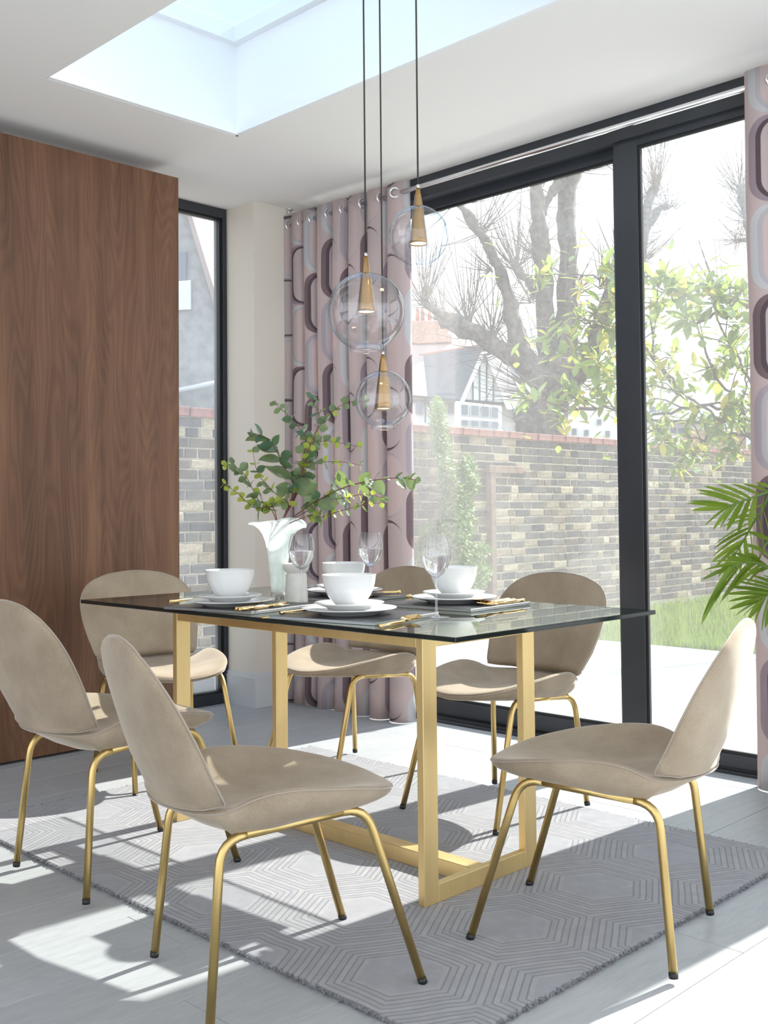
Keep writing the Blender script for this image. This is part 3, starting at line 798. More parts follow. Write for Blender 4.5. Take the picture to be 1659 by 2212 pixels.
def cutl(kind):
    """flat cutlery along +x, length .2, resting on z=0"""
    L = .195
    hs_ = [(0, .0050, .0042), (.004, .0062, .0046), (.012, .0058, .0045), (.016, .0042, .0036), (.06, .0050, .0042), (.11, .0038, .0034), (.135, .0034, .0028)]
    V, F = [], []
    sec = []
    n = 8
    for (x_, w, t) in hs_: sec.append((x_, w, t, .0046+ .004*math.sin(x_/.135*math.pi)*0))
    for (x_, w, t, zc) in sec:
        for k in range(n):
            a = 2*math.pi*k/n; V.append((x_, w*math.cos(a), zc+t*math.sin(a)))
    for i in range(len(sec)-1):
        for k in range(n): F.append((i*n+k, i*n+(k+1) % n, (i+1)*n+(k+1) % n, (i+1)*n+k))
    F.append(tuple(range(n-1, -1, -1))); F.append(tuple((len(sec)-1)*n+k for k in range(n)))
    root_vf = (V, F)
    if kind == 'spoon':
        V2, F2 = [], []; nx, ny = 14, 8
        for i in range(nx+1):
            t = i/nx; x_ = .133+.062*t; w = .0215*math.sin(math.pi*(.06+.94*t)**.8)**.7 if t < 1 else .0005; w = max(w, .0012)
            for j in range(ny+1):
                s = j/ny*2-1; dp = .0075*(1-s*s)*math.sin(math.pi*min(1, t*1.02))
                V2.append((x_, w*s, .0078+.006*t-dp+.0012*t))
        m = ny+1
        for i in range(nx):
            for j in range(ny): a = i*m+j; F2.append((a, a+1, a+m+1, a+m))
        k = len(V2); V2 += [(x_, y_, z_-.0012) for x_, y_, z_ in V2[:k]]; F2 += [tuple(q+k for q in f[::-1]) for f in F2]
        return join(root_vf, (V2, F2))
    if kind == 'fork':
        parts = [root_vf, bbox(.133, -.010, .0048, .152, .010, .0070, .0008, 1)]
        for j in range(4):
            yy = -.0088+j*.00587
            parts.append(tube([(.151, yy, .006), (.170, yy, .0045), (.188, yy, .0065), (.197, yy, .0095)], [.0015, .0014, .0012, .0006], 6))
        return join(*parts)
    # knife
    return join(root_vf, bbox(.133, -.008, .0035, .198, .007, .0052, .0007, 1))
bowl0 = make_bowl(); dinner0 = make_plate(.132, 'dinner_plate'); side0 = make_plate(.097, 'side_plate'); mat0 = make_mat()
cut0 = {k: link(k, mesh(k, *cutl(k)), M['cutlery'], None, True) for k in ('spoon', 'fork', 'knife')}
used = set()
def place(o, loc, rz=0, label=None, cat=None, group=None):
    if o.name in used: c = copy_tree(o)
    else: c = o; used.add(o.name)
    c.location = loc; c.rotation_euler = (0, 0, rz); tag(c, label, cat, group); return c
SET = {'front': (Vector((2.03, 2.14)), 'in the front setting nearest us', 10),
       'left': (Vector((1.985, 2.62)), 'in the setting at the left end of the table', 10),
       'right': (Vector((2.505, 2.17)), 'in the right-hand setting by the doors', 4),
       'back': (Vector((2.50, 2.66)), 'in the rear setting behind the front bowl', 2)}
for k, (c, wh, rz) in SET.items():
    x, y = c.x, c.y; a = R(rz)
    near = k in ('front', 'left')
    place(mat0, (x+(.038 if k == 'left' else .012 if near else -.01), y-.008, ZT), a, 'charcoal placemat %s' % wh, 'placemat', 'charcoal placemats on the glass table')
    place(dinner0, (x, y, ZT+.0093), a, 'white dinner plate, the larger one %s' % wh, 'plate', 'white dinner plates')
    place(side0, (x, y, ZT+.0093+.0145), a, 'white side plate under the bowl %s' % wh, 'plate', 'white side plates')
    place(bowl0, (x, y, ZT+.0093+.0145+.0065), a, 'white fluted bowl %s' % wh, 'bowl', 'white fluted bowls')
def cut_between(kind, p0, p1, z, label, group='gold cutlery on the table'):
    a = onz(*p0, z) if p0[0] > 20 else Vector((*p0, z)); b = onz(*p1, z) if p1[0] > 20 else Vector((*p1, z)); d = b-a
    o = place(cut0[kind], (a.x, a.y, z), math.atan2(d.y, d.x), label, kind, group)
    k = min(1.25, max(1., d.length/.197)); o.scale = (k, 1.25, 1.15); return o
ZM = ZT+.0003
cut_between('spoon', (1.885, 1.878), (2.09, 1.935), ZM, 'gold spoon at the front of the table beside the nearest wine glass')
ZP = ZT+.0098
cut_between('fork', (1.884, 2.462), (2.09, 2.492), ZP, 'gold fork between the left setting and the front setting')
cut_between('knife', (1.880, 2.442), (2.085, 2.470), ZP, 'gold knife beside the fork, right of the left bowl')
cut_between('knife', (1.890, 2.268), (2.08, 2.282), ZP, 'gold knife sticking out from under the front dinner plate')
cut_between('knife', (366, 1303), (440, 1294), ZP, 'gold knife left of the leftmost dinner plate')
cut_between('fork', (2.635, 2.035), (2.44, 2.012), ZP, 'gold fork with tines pointing left, right of the right-hand setting')
cut_between('knife', (2.650, 2.010), (2.455, 1.992), ZP, 'gold knife flashing in the sun at the right of the table')
cut_between('spoon', (2.640, 2.060), (2.47, 2.036), ZP, 'gold spoon lying behind the sunlit knife at the right')
cut_between('spoon', (888, 1290), (816, 1294), ZM, 'gold spoon with its bowl by the middle wine glass')
cut_between('knife', (864, 1281), (790, 1286), ZM, 'gold knife behind the middle wine glass')

def make_wine_glass():
    root = empty('wine_glass')
    bp = [(.0045, .108), (.010, .112), (.021, .120), (.031, .133), (.038, .149), (.0412, .167), (.0405, .187), (.037, .205), (.033, .221), (.0322, .2235), (.0316, .2235)]
    def rf(r, z, a): return r*(1+(.014*math.cos(26*a) if z > .135 else 0)*min(1, (.2235-z)/.01 if z > .2135 else 1))
    bowl = lathe_obj('glass_bowl', bp, M['bowlglass'], root, 208, rf)
    wp = [(.0005, .1105), (.009, .1135), (.020, .1215), (.0298, .134), (.0368, .150), (.0398, .1675), (.0397, .1700), (.0005, .1700)]
    lathe_obj('water', wp, M['water'], root, 48)
    lathe_obj('stem', [(.0045, .108), (.0034, .095), (.0030, .06), (.0034, .02), (.006, .008), (.011, .0045)], M['bowlglass'], root, 20)
    lathe_obj('foot', [(.011, .0045), (.025, .0025), (.037, .0012), (.0375, .0004), (.034, 0), (.001, 0)], M['bowlglass'], root, 48)
    return root
wg = make_wine_glass()
for p, lab in (((943, 1334), 'fluted wine glass nearest us, half full of water, before the right-hand bowl'),
               ((652, 1307), 'fluted wine glass half full of water in front of the vase'),
               ((801, 1296), 'fluted wine glass half full of water between the white bowls')):
    q = onz(*p, TT); place(wg, (q.x, q.y, ZT), 0, lab, 'wine glass', 'fluted wine glasses half full of water')
# stone candle holder
q = onz(640, 1300, TT)
ch = lathe_obj('candle_holder', [(.001, 0), (.038, 0), (.0385, .003), (.0345, .088), (.034, .090), (.030, .092), (.031, .094), (.038, .101), (.0435, .114), (.0445, .124), (.043, .125), (.036, .112), (.001, .108)], M['bisque'], None, 48)
ch.location = (q.x, q.y, ZT); tag(ch, 'off-white stone candle holder standing between the vase and a wine glass', 'candle holder')
# vase
q = onz(602, 1298, TT); VASE = Vector((q.x, q.y, ZT))
vase = empty('vase', VASE); tag(vase, 'tall milky glass vase with a wavy flared rim, full of eucalyptus', 'vase')
vp = [(.024, .028), (.026, .05), (.029, .09), (.033, .13), (.038, .17), (.044, .20), (.052, .225), (.064, .247), (.080, .262), (.092, .267), (.097, .2655)]
V, F = [], []; n = 96
for (r, z) in vp:
    k = max(0, (z-.17)/.1)**1.5
    for i in range(n):
        a = 2*math.pi*i/n
        wv = math.sin(3*a+.7)*.55+math.sin(4*a+2.)*.35
        rr = r*(1+.06*k*wv); zz = z + k*(.012*wv) - .009*k*(1-math.cos(2*(a-.8)))
        V.append((rr*math.cos(a), rr*math.sin(a), zz))
for j in range(len(vp)-1):
    for i in range(n): a, b = j*n+i, j*n+(i+1) % n; F.append((a, b, b+n, a+n))
o = obj('flared_body', (V, F), M['vase'], vase, True); sm = o.modifiers.new('t', 'SOLIDIFY'); sm.thickness = .003
lathe_obj('clear_base', [(.001, 0), (.025, 0), (.0265, .002), (.0265, .006), (.0245, .029), (.001, .029)], M['bowlglass'], vase, 48)
# eucalyptus
def leaf_mesh(name, L, wd, mat, cup=.12, pw=.75, n=6, m=4, tip=.0):
    V, F = [], []
    for i in range(n+1):
        t = i/n; w = wd*max(.02, math.sin(math.pi*(t**(1-tip)))**pw) if 0 < t < 1 else wd*.03
        for j in range(m+1):
            s = j/m*2-1; V.append((L*t, w*s, cup*wd*s*s - .12*L*t*t))
    for i in range(n):
        for j in range(m): a = i*(m+1)+j; F.append((a, a+1, a+m+2, a+m+1))
    me = mesh(name, V, F); me.materials.append(mat); me.polygons.foreach_set('use_smooth', [True]*len(me.polygons)); return me
LM = [leaf_mesh('leaf', .027, .0125, M['euca']), leaf_mesh('leaf', .021, .0105, M['euca_y']), leaf_mesh('leaf', .028, .0125, M['euca_d'], tip=.2), leaf_mesh('leaf', .05, .019, M['euca'], tip=.25)]
rl = random.Random(11)
def place_leaf(me, parent, base, dirv, roll_, sc=1., name='leaf'):
    o = bpy.data.objects.new(name, me); COL.objects.link(o); o.parent = parent
    q_ = dirv.to_track_quat('X', 'Z'); o.rotation_mode = 'QUATERNION'
    from mathutils import Quaternion
    o.rotation_quaternion = q_ @ Quaternion((1, 0, 0), roll_)
    o.location = base; o.scale = (sc,)*3; return o
def branch(pts, D0, nleaf, big, kinds, label, r0=.0022, D1=None):
    D1 = D0 if D1 is None else D1; base = VASE+Vector((0, 0, .20))
    P = [Vector((VASE.x, VASE.y, VASE.z+.06)), Vector((VASE.x, VASE.y, VASE.z+.22))] + [at(x, y, D0+(D1-D0)*i/(len(pts)-1)) for i, (x, y) in enumerate(pts)]
    P = smooth_path(P, 6)
    root = empty('eucalyptus_branch', P[0]); tag(root, label, 'branch', 'eucalyptus branches in the vase')
    Q = [p-P[0] for p in P]; N = len(Q)
    obj('stem', tube(Q, [r0*(1-.65*i/N) for i in range(N)], 6), M['estem'], root, True)
    s0 = 12
    nleaf = int(nleaf*1.35)
    for k in range(nleaf):
        t = k/(nleaf-1); i = min(N-2, int(s0+(N-2-s0)*t)); p = Q[i]; tg_ = (Q[i+1]-Q[i]).normalized()
        for sg in (1, -1):
            side = tg_.cross(Fv if k % 2 else Uv).normalized()*sg
            d = (side*1.0+tg_*rl.uniform(.2, .9)+Vector((rl.uniform(-.4, .4), rl.uniform(-.4, .4), rl.uniform(-.5, .3)))).normalized()
            kk = rl.choice(kinds); sc = rl.uniform(.85, 1.2)*(1.0-.35*t)*(.55+.8*big)*1.08
            place_leaf(LM[kk], root, p, d, rl.uniform(-1.4, 1.4), sc)
D = 3.38
branch([(634, 1060), (612, 1005), (596, 972), (576, 946), (540, 934)], D, 7, 1.5, [2, 3, 0], 'eucalyptus branch with broad dark leaves leaning up to the left', .003, 3.3)
branch([(645, 1060), (651, 1020), (665, 976), (688, 923), (718, 890), (748, 871), (791, 866)], D, 11, .85, [0, 1, 0], 'tall red-stemmed eucalyptus branch curving right to the lowest lamp', .0022, 3.3)
branch([(640, 1060), (655, 985), (662, 949), (645, 923), (615, 890), (592, 872)], D, 10, .85, [0, 0, 2], 'eucalyptus branch arching up and left with small round leaves', .002, 3.5)
branch([(660, 1098), (692, 1078), (738, 1055), (798, 1039), (864, 1032), (902, 1038)], D, 13, .85, [3, 0, 2], 'long eucalyptus branch reaching right towards the door glass', .0028, 3.25)
branch([(650, 1040), (668, 962), (700, 953), (731, 956), (781, 966)], D, 8, .8, [1, 0], 'thin eucalyptus branch spreading right at mid height', .0018, 3.45)
branch([(648, 1050), (659, 1006), (700, 998), (740, 998), (785, 1006)], D, 8, .75, [0, 1], 'slender eucalyptus branch pointing right above the vase', .0018, 3.35)
branch([(590, 1096), (560, 1082), (533, 1032), (506, 1006), (483, 1004)], D, 11, .95, [0, 1, 0], 'bushy eucalyptus branch spreading left over the window frame', .002, 3.4)
branch([(585, 1100), (548, 1096), (513, 1065), (478, 1042)], D, 9, .9, [0, 1], 'lowest left eucalyptus branch with yellow-green leaves', .002, 3.3)
branch([(665, 1115), (690, 1118), (731, 1105), (780, 1092), (831, 1085)], D, 9, .8, [1, 0], 'drooping eucalyptus branch low on the right of the vase', .0018, 3.3)
branch([(622, 1090), (605, 1075), (579, 1050), (556, 1020), (545, 968)], D, 9, .95, [0, 1, 2], 'short eucalyptus branch rising left of the vase', .002, 3.45)
branch([(645, 1060), (670, 980), (690, 905), (682, 880), (672, 856)], D, 7, .9, [2, 0], 'eucalyptus tip standing highest, with blue-green leaves', .0018, 3.45)
branch([(690, 1090), (745, 1075), (790, 1068), (835, 1078)], D, 7, .95, [1, 0], 'short leafy eucalyptus branch under the long right-hand one', .0018, 3.3)

# ============================================================ PALM
rp = random.Random(5)
PD = 3.66
pb = Vector((3.47, 1.27, 0))
palm = empty('palm', pb); tag(palm, 'potted palm with arching green fronds coming in from the right edge', 'plant')
obj('planter', lathe([(.001, 0), (.13, 0), (.14, .01), (.17, .30), (.175, .32), (.16, .32), (.155, .29), (.001, .28)], 40), M['pot'], palm, True)
obj('soil', cap_disc(.156, .285, 32), M['soil'], palm)
def pleaf_mesh(L, w):
    V, F = [], []; n = 9
    for i in range(n+1):
        t = i/n; ww = w*(math.sin(math.pi*min(1, .12+t*.88))**.6) if t < 1 else 0.0004
        z = -.10*L*t*t
        V += [(L*t, -ww, z+ww*.5), (L*t, 0, z), (L*t, ww, z+ww*.5)]
    for i in range(n):
        for j in range(2): a = i*3+j; F.append((a, a+1, a+4, a+3))
    me = mesh('leaflet', V, F); me.materials.append(M['palm']); me.polygons.foreach_set('use_smooth', [True]*len(me.polygons)); return me
PLM = pleaf_mesh(1.0, .040)
K_ = 4.2545
def cpx(x, y): return (1380+x/K_, 900+y/K_)
def frond(rach, tips, D0, D1, spread=.05):
    """rach: crop pixels along the midrib from the base; tips: (t on midrib, tip crop pixel)"""
    P = [at(*cpx(*q_), D0+(D1-D0)*i/(len(rach)-1)) for i, q_ in enumerate(rach)]
    base = pb+Vector((rp.uniform(-.02, .02), rp.uniform(-.02, .02), .30))
    mid = base.lerp(P[0], .55)+Vector((.03, -.03, .12))
    full = smooth_path([base, mid]+P, 7)
    root = empty('frond', (0, 0, 0)); root.parent = palm
    Q = [p-pb for p in full]; N = len(Q)
    obj('midrib', tube(Q, [.006*(1-.8*i/N)+.0008 for i in range(N)], 7), M['pstem'], root, True)
    s0 = 14
    for (t, tp_) in tips:
        i = min(N-1, int(s0+(N-1-s0)*t)); b = Q[i]
        dd = D0+(D1-D0)*t + rp.uniform(-spread, spread)
        e = at(*cpx(*tp_), dd)-pb; d = e-b
        o = place_leaf(PLM, root, b, d.normalized(), rp.choice((-1, 1))*rp.uniform(.35, .95), 1, 'leaflet'); L = d.length
        o.scale = (L, min(.36, max(.24, L*1.5)), L)
def fan(tips, t0, t1): return [(t0+(t1-t0)*i/(len(tips)-1), q_) for i, q_ in enumerate(tips)]
frond([(1330, 640), (1187, 692), (1000, 760), (880, 805), (790, 850)],
      fan([(1190, 600), (1080, 597), (960, 598), (860, 600), (740, 598), (610, 612), (535, 642), (530, 665), (470, 740), (462, 772)], .1, .92) +
      fan([(1240, 1010), (1170, 995), (1092, 1005), (1000, 1030), (890, 1075), (800, 1040), (725, 1010), (660, 1032), (572, 990), (500, 842)], .1, .98), PD, PD-.18)
frond([(1300, 700), (1120, 880), (1040, 1000), (950, 1160), (850, 1310)],
      fan([(900, 890), (800, 930), (740, 990), (670, 1140), (660, 1190), (650, 1256), (665, 1310), (680, 1370), (720, 1460), (770, 1500)], .2, .98) +
      fan([(1330, 1150), (1260, 1240), (1187, 1290), (1150, 1330), (1080, 1420), (1010, 1440), (950, 1430), (880, 1450)], .1, .95), PD+.1, PD-.05)
frond([(1330, 1440), (1187, 1390), (1080, 1345), (960, 1345), (850, 1385)],
      fan([(1100, 1240), (980, 1225), (880, 1235), (760, 1262), (650, 1300), (600, 1380), (565, 1482)], .1, .9) +
      fan([(1250, 1600), (1150, 1560), (1010, 1440), (960, 1540), (860, 1560), (780, 1600), (740, 1680), (690, 1705), (660, 1690), (590, 1720), (545, 1805), (545, 1890)], .1, 1), PD-.05, PD-.2)
frond([(1400, 1560), (1290, 1590), (1187, 1640), (1120, 1700)],
      fan([(1150, 1440), (1040, 1432), (930, 1450), (860, 1480), (810, 1535), (805, 1600), (818, 1672), (828, 1756), (862, 1812)], .15, .95) +
      fan([(1290, 1960), (1210, 1960), (1150, 1940), (1098, 1968), (1040, 1890), (1000, 1855), (930, 1830)], .15, 1), PD-.1, PD-.22)
frond([(1330, 1120), (1187, 1150), (1110, 1300), (1090, 1350)],
      fan([(1000, 1040), (985, 1160), (1000, 1240), (1020, 1370)], .3, 1) + fan([(1350, 1240), (1260, 1330), (1187, 1400), (1150, 1420)], .3, 1), PD, PD-.1)
frond([(1480, 700), (1560, 640), (1680, 640), (1800, 720)],
      fan([(1500, 520), (1600, 500), (1700, 520), (1800, 560), (1900, 640)], .2, 1) + fan([(1500, 900), (1600, 920), (1700, 940), (1800, 940), (1900, 900)], .2, 1), PD, PD-.1)
frond([(1420, 900), (1560, 860), (1720, 930), (1860, 1080)],
      fan([(1500, 700), (1640, 680), (1780, 740), (1900, 860), (1980, 1000)], .2, 1) + fan([(1480, 1150), (1600, 1140), (1700, 1180), (1800, 1240), (1880, 1300)], .2, 1), PD-.3, PD-.7)
frond([(1440, 1050), (1640, 960), (1840, 960), (2020, 1060)],
      fan([(1600, 800), (1760, 760), (1900, 780), (2040, 860), (2140, 1000)], .2, 1) + fan([(1560, 1240), (1700, 1240), (1820, 1240), (1960, 1260), (2080, 1240)], .2, 1), PD-.2, PD-.4)
frond([(1480, 1200), (1600, 1240), (1700, 1340), (1780, 1500)],
      fan([(1600, 1060), (1700, 1100), (1800, 1180), (1880, 1300), (1900, 1450)], .2, 1) + fan([(1480, 1450), (1560, 1500), (1640, 1600), (1720, 1680), (1780, 1720)], .2, 1), PD-.1, PD-.5)

# ============================================================ GARDEN
patio = struct('terrain', join(box(4.15, -3, -.16, 7.34, 6.28, -.03)), M['sub'], label='bed under the patio slabs')
patio['label'] = 'pale patio paving just outside the glass doors'
pvm = mesh('paver', *bbox(0, 0, -.03, .794, .594, -.006, .002, 1)); pvm.materials.append(M['paver'])
for i in range(4):
    for j in range(15):
        o = link('paver', pvm, None, patio); o.location = (4.155+i*.8, -2.9+j*.6+(.0), 0)
ground = struct('ground', box(7.34, -3, -.16, 17, 6.28, -.05), M['soil'], label='planted ground under the lawn')
struct('ground_beyond', box(-30, 6.7, -.4, 120, 120, -.2), M['soil'], label='ground beyond the garden wall')
V, F = [], []
rg = random.Random(3)
for k in range(42000):
    u = rg.random()**1.6; x = 7.36+u*6.0; y = rg.uniform(3.0, 6.2)
    h_ = rg.uniform(.04, .10)*(1+.8*max(0, mnoise.noise(Vector((x*1.3, y*1.3, 0))))); a = rg.uniform(0, 6.28); b = rg.uniform(0, .5)*h_; w = .004+.002*u
    n0 = len(V); V += [(x-w*math.sin(a), y+w*math.cos(a), -.05), (x+w*math.sin(a), y-w*math.cos(a), -.05), (x+b*math.cos(a), y+b*math.sin(a), -.05+h_)]; F.append((n0, n0+1, n0+2))
lawn = obj('lawn', (V, F), M['grass']); tag(lawn, 'bright green lawn between the patio and the garden wall', 'grass', kind='stuff')
# brick wall along x
WY = 6.30; WT = 1.735
gw = obj('garden_wall', box(-.5, WY+.012, -.1, 17, WY+.33, WT), M['mortar']); tag(gw, 'old stock-brick garden wall with red coping', 'wall')
bms = {}
def brick_geo(L, seed):
    r = random.Random(seed); hh = .0615; e = .0035
    j = lambda s=.0025: r.uniform(-s, s)
    v = [(0, .05, 0), (L, .05, 0), (L, .05, hh), (0, .05, hh), (j(), 0+.004, j()), (L+j(), .004, j()), (L+j(), .004, hh+j()), (j(), .004, hh+j()),
         (e*2+j(), j(.002), e*2+j()), (L-e*2+j(), j(.002), e*2+j()), (L-e*2+j(), j(.002), hh-e*2+j()), (e*2+j(), j(.002), hh-e*2+j())]
    f = [(0, 1, 5, 4), (1, 2, 6, 5), (2, 3, 7, 6), (3, 0, 4, 7), (4, 5, 9, 8), (5, 6, 10, 9), (6, 7, 11, 10), (7, 4, 8, 11), (8, 9, 10, 11)]
    return v, f
def brick_mesh(L, s, mi):
    k = (L, s, mi)
    if k not in bms:
        me = mesh('brick', *brick_geo(L, s*7+int(L*1000))); me.materials.append(BR[mi]); bms[k] = me
    return bms[k]
bricks = []; rb = random.Random(21); row = 0; z = .015
while z+.065 < WT:
    x = 1.2 + (0 if row % 2 == 0 else -.06)
    header = row % 2
    while x < 16.8:
        if row % 2 == 0: L = .215 if rb.random() < .75 else .1025
        else: L = .1025 if rb.random() < .6 else .215
        p = to_px((x+L/2, WY, z+.03)); q1 = to_px((x, WY, z+.03)); q2 = to_px((x+L, WY, z+.03))
        vis = (385 < p[0] < 470 and 870 < p[1] < 1510) or (888 < p[0] < 1330 and 900 < p[1] < 1330) or (1385 < p[0] < 1625 and 900 < p[1] < 1420)
        bricks.append((vis, abs(q2[0]-q1[0])*1.0, x, z, L)); x += L+.015
    z += .075; row += 1
bricks.sort(key=lambda t: (not t[0], -t[1]))
def pick(x, z):
    n_ = mnoise.noise(Vector((x*.6, z*1.5, 4)))
    return rb.choices(range(5), [3.0-n_*2, 2.2, 1.3+n_*2, 2.4, .6+max(0, n_*2)+(1.6 if x < 5.2 else 0)])[0]
JV = [([], []) for _ in range(5)]
for i, (vis, w, x, z, L) in enumerate(bricks):
    mi = pick(x, z); s = rb.randrange(4); dy = rb.uniform(-.004, .006)
    if i < 298:
        o = link('brick', brick_mesh(L, s, mi), None, gw); o.location = (x, WY+dy, z)
    else:
        v, f = brick_geo(L, rb.randrange(999)); V, F = JV[mi]; k = len(V)
        V += [(a+x, b+WY+dy, c+z) for a, b, c in v]; F += [tuple(q+k for q in t) for t in f]
allV, allF, mi_ = [], [], []
for m_i, (V, F) in enumerate(JV):
    k = len(allV); allV += V; allF += [tuple(q+k for q in t) for t in F]; mi_ += [m_i]*len(F)
me = mesh('distant_bricks', allV, allF)
for m_ in BR: me.materials.append(m_)
me.polygons.foreach_set('material_index', mi_)
tag(link('distant_bricks', me, None, gw), kind='stuff')
cpm = mesh('coping_brick', *bbox(0, -.02, 0, .218, .34, .065, .004, 1)); cpm.materials.append(M['coping'])
for i in range(66):
    o = link('coping_brick', cpm, None, gw); o.location = (1.2+i*.23, WY+rb.uniform(-.004, .004), WT+rb.uniform(-.002, .003))
# weathered post and lintel against the wall
pp = onx(1056, 1020, 0.0001) if False else ony(1056, 1022, WY-.04); pe = ony(1122, 1030, WY-.04)
post = empty('garden_post', (pp.x, WY-.066, 0)); tag(post, 'weathered wooden post with a short lintel against the brick wall', 'post')
obj('upright', bbox(-.035, -.03, -.05, .035, .035, pp.z, .004, 1), M['post'], post)
obj('lintel', bbox(-.06, -.035, pp.z, pe.x-pp.x, .035, pp.z+.07, .004, 1), M['post'], post)
# conifer and climbing shrub by the wall
def foliage(name, blobs, count, size, mat, label, cat, Y0=5.95):
    V, F = [], []; r = random.Random(len(blobs)*13+count)
    for k in range(count):
        (x, y, rx, ry) = r.choices(blobs, [b[2]*b[3] for b in blobs])[0]
        a = r.uniform(0, 6.283); q_ = r.random()**.5; d3 = r.uniform(-1, 1)
        p = ony(x+rx*q_*math.cos(a), y+ry*q_*math.sin(a), Y0+d3*.16)
        s = size*r.uniform(.6, 1.3); u = Vector((r.gauss(0, 1), r.gauss(0, 1), r.gauss(.6, 1))).normalized(); w = u.orthogonal().normalized()*s*.33
        n0 = len(V); V.extend([p-w, p+w, p+u*s+w*.3, p+u*s*1.1-w*.3]); F.append((n0, n0+1, n0+2, n0+3))
    root = empty(name, (V[0][0], Y0, 0)); lo = Vector(root.location)
    tag(obj('foliage', ([v-lo for v in V], F), mat, root), kind='stuff')
    tag(root, label, cat); return root, lo
r1, lo = foliage('conifer', [(945, 905, 16, 48), (952, 960, 18, 50), (965, 1020, 20, 40), (978, 1075, 24, 48), (975, 1130, 24, 50), (985, 1190, 30, 50), (1000, 1240, 34, 45)], 9000, .035, M['conifer'], 'slim yellow-green conifer in front of the brick wall', 'shrub')
b0 = ony(985, 1250, 5.95)
obj('trunk', tube([(b0.x-lo.x, 0, -.05), (b0.x-lo.x-.1, 0, .6), (ony(965, 1000, 5.95).x-lo.x, 0, 1.35), (ony(945, 880, 5.95).x-lo.x, 0, 1.75)], [.03, .025, .018, .008], 8), M['bark'], r1, True)
r2, lo2 = foliage('climbing_shrub', [(1012, 1010, 16, 28), (1020, 1048, 18, 22), (1035, 1190, 26, 18), (925, 1190, 22, 60), (1030, 1240, 30, 30), (1010, 1120, 14, 50)], 2600, .04, M['conifer'], 'loose climbing shrub spreading right of the conifer on the bricks', 'shrub', 6.02)
b0 = ony(1010, 1250, 6.02)
obj('stems', join(tube([(b0.x-lo2.x, 0, -.05), (ony(1012, 1130, 6.02).x-lo2.x, 0, .9), (ony(1015, 1010, 6.02).x-lo2.x, 0, 1.4)], [.015, .01, .004], 6), tube([(b0.x-lo2.x, 0, .3), (ony(1050, 1190, 6.02).x-lo2.x, .02, .65)], [.01, .003], 6)), M['bark'], r2, True)

# magnolia
rm = random.Random(9)
MG = empty('magnolia_tree', (8.2, 3.4, -.05)); tag(MG, 'magnolia tree with glossy green and yellow leaves outside the doors', 'tree'); mg0 = Vector(MG.location)
ML = [leaf_mesh('leaf', .125, .026, M['magn'], pw=.85, tip=.15), leaf_mesh('leaf', .115, .025, M['magy'], pw=.85, tip=.15)]
paths = [[(1700, 1010), (1640, 960), (1560, 905), (1480, 860), (1400, 830), (1300, 800), (1215, 760)], [(1700, 1010), (1600, 880), (1540, 800), (1500, 700), (1450, 640), (1405, 600)],
         [(1660, 900), (1600, 780), (1560, 700), (1530, 620)], [(1600, 880), (1500, 880), (1400, 900), (1290, 880), (1215, 885), (1200, 875)],
         [(1450, 830), (1380, 720), (1330, 640), (1290, 600), (1180, 590)], [(1400, 800), (1320, 720), (1275, 700), (1250, 690)], [(1560, 905), (1530, 940), (1510, 965), (1500, 985)],
         [(1500, 700), (1580, 660), (1610, 610)], [(1480, 860), (1420, 780), (1410, 690), (1420, 650)], [(1640, 960), (1600, 920), (1610, 850), (1615, 760)], [(1400, 900), (1420, 940), (1450, 960)]]
nodes = []
BV = []
trunk = smooth_path([Vector((9.1, 2.6, -.05)), Vector((8.9, 2.75, .6)), at(1760, 1100, 8.2), at(1700, 1010, 8.2)], 5)
BV.append(tube([p-mg0 for p in trunk], [.06-.0018*i for i in range(len(trunk))], 8))
for pi_, pt in enumerate(paths):
    P = smooth_path([at(x, y, 8.2-.25*(i % 2)*rm.random()-.08*i) for i, (x, y) in enumerate(pt)], 6)
    P = [p+Vector((rm.uniform(-.02, .02), rm.uniform(-.02, .02), rm.uniform(-.02, .02))) for p in P]
    BV.append(tube([p-mg0 for p in P], [.014*(1-.7*i/len(P)) for i in range(len(P))], 5))
    for i in range(4, len(P), 2):
        # side twigs
        d = Vector((rm.gauss(0, 1), rm.gauss(0, 1), rm.gauss(.3, .8))).normalized()*rm.uniform(.10, .32); e = P[i]+d
        BV.append(tube([P[i]-mg0, (P[i]+d*.5+Vector((0, 0, .02)))-mg0, e-mg0], [.006, .005, .003], 4)); nodes.append((e, d.normalized()))
    nodes.append((P[-1], (P[-1]-P[-3]).normalized()))
obj('branches', join(*BV), M['bark'], MG, True)
cands = []
for (e, d) in nodes:
    m_ = rm.choice((6, 7, 8)); a0 = rm.random()*6
    ax = d.orthogonal().normalized(); ay = d.cross(ax)
    for k in range(m_):
        a = a0+k*2.4; dv = (d*rm.uniform(.2, .8)+(ax*math.cos(a)+ay*math.sin(a))).normalized()
        cands.append((e-d*rm.uniform(0, .05), dv))
for k, (b, dv) in enumerate(cands[:298]):
    place_leaf(ML[0 if rm.random() < .72 else 1], MG, b-mg0, dv, rm.uniform(-.8, .8), rm.uniform(.95, 1.5))
V, F, MI = [], [], []
extra = cands[298:] + [(e+Vector((rm.gauss(0, .16), rm.gauss(0, .2), rm.gauss(0, .14))), Vector((rm.gauss(0, 1), rm.gauss(0, 1), rm.gauss(0, .8))).normalized()) for (e, d) in nodes for _ in range(5)]
for (b, dv) in extra:
    me_ = ML[0]; q_ = dv.to_track_quat('X', 'Z'); s = rm.uniform(.7, 1.2); k0 = len(V); mi = 0 if rm.random() < .75 else 1
    V += [tuple(q_ @ (v.co*s) + b - mg0) for v in me_.vertices]; F += [tuple(i+k0 for i in p.vertices) for p in me_.polygons]; MI += [mi]*len(me_.polygons)
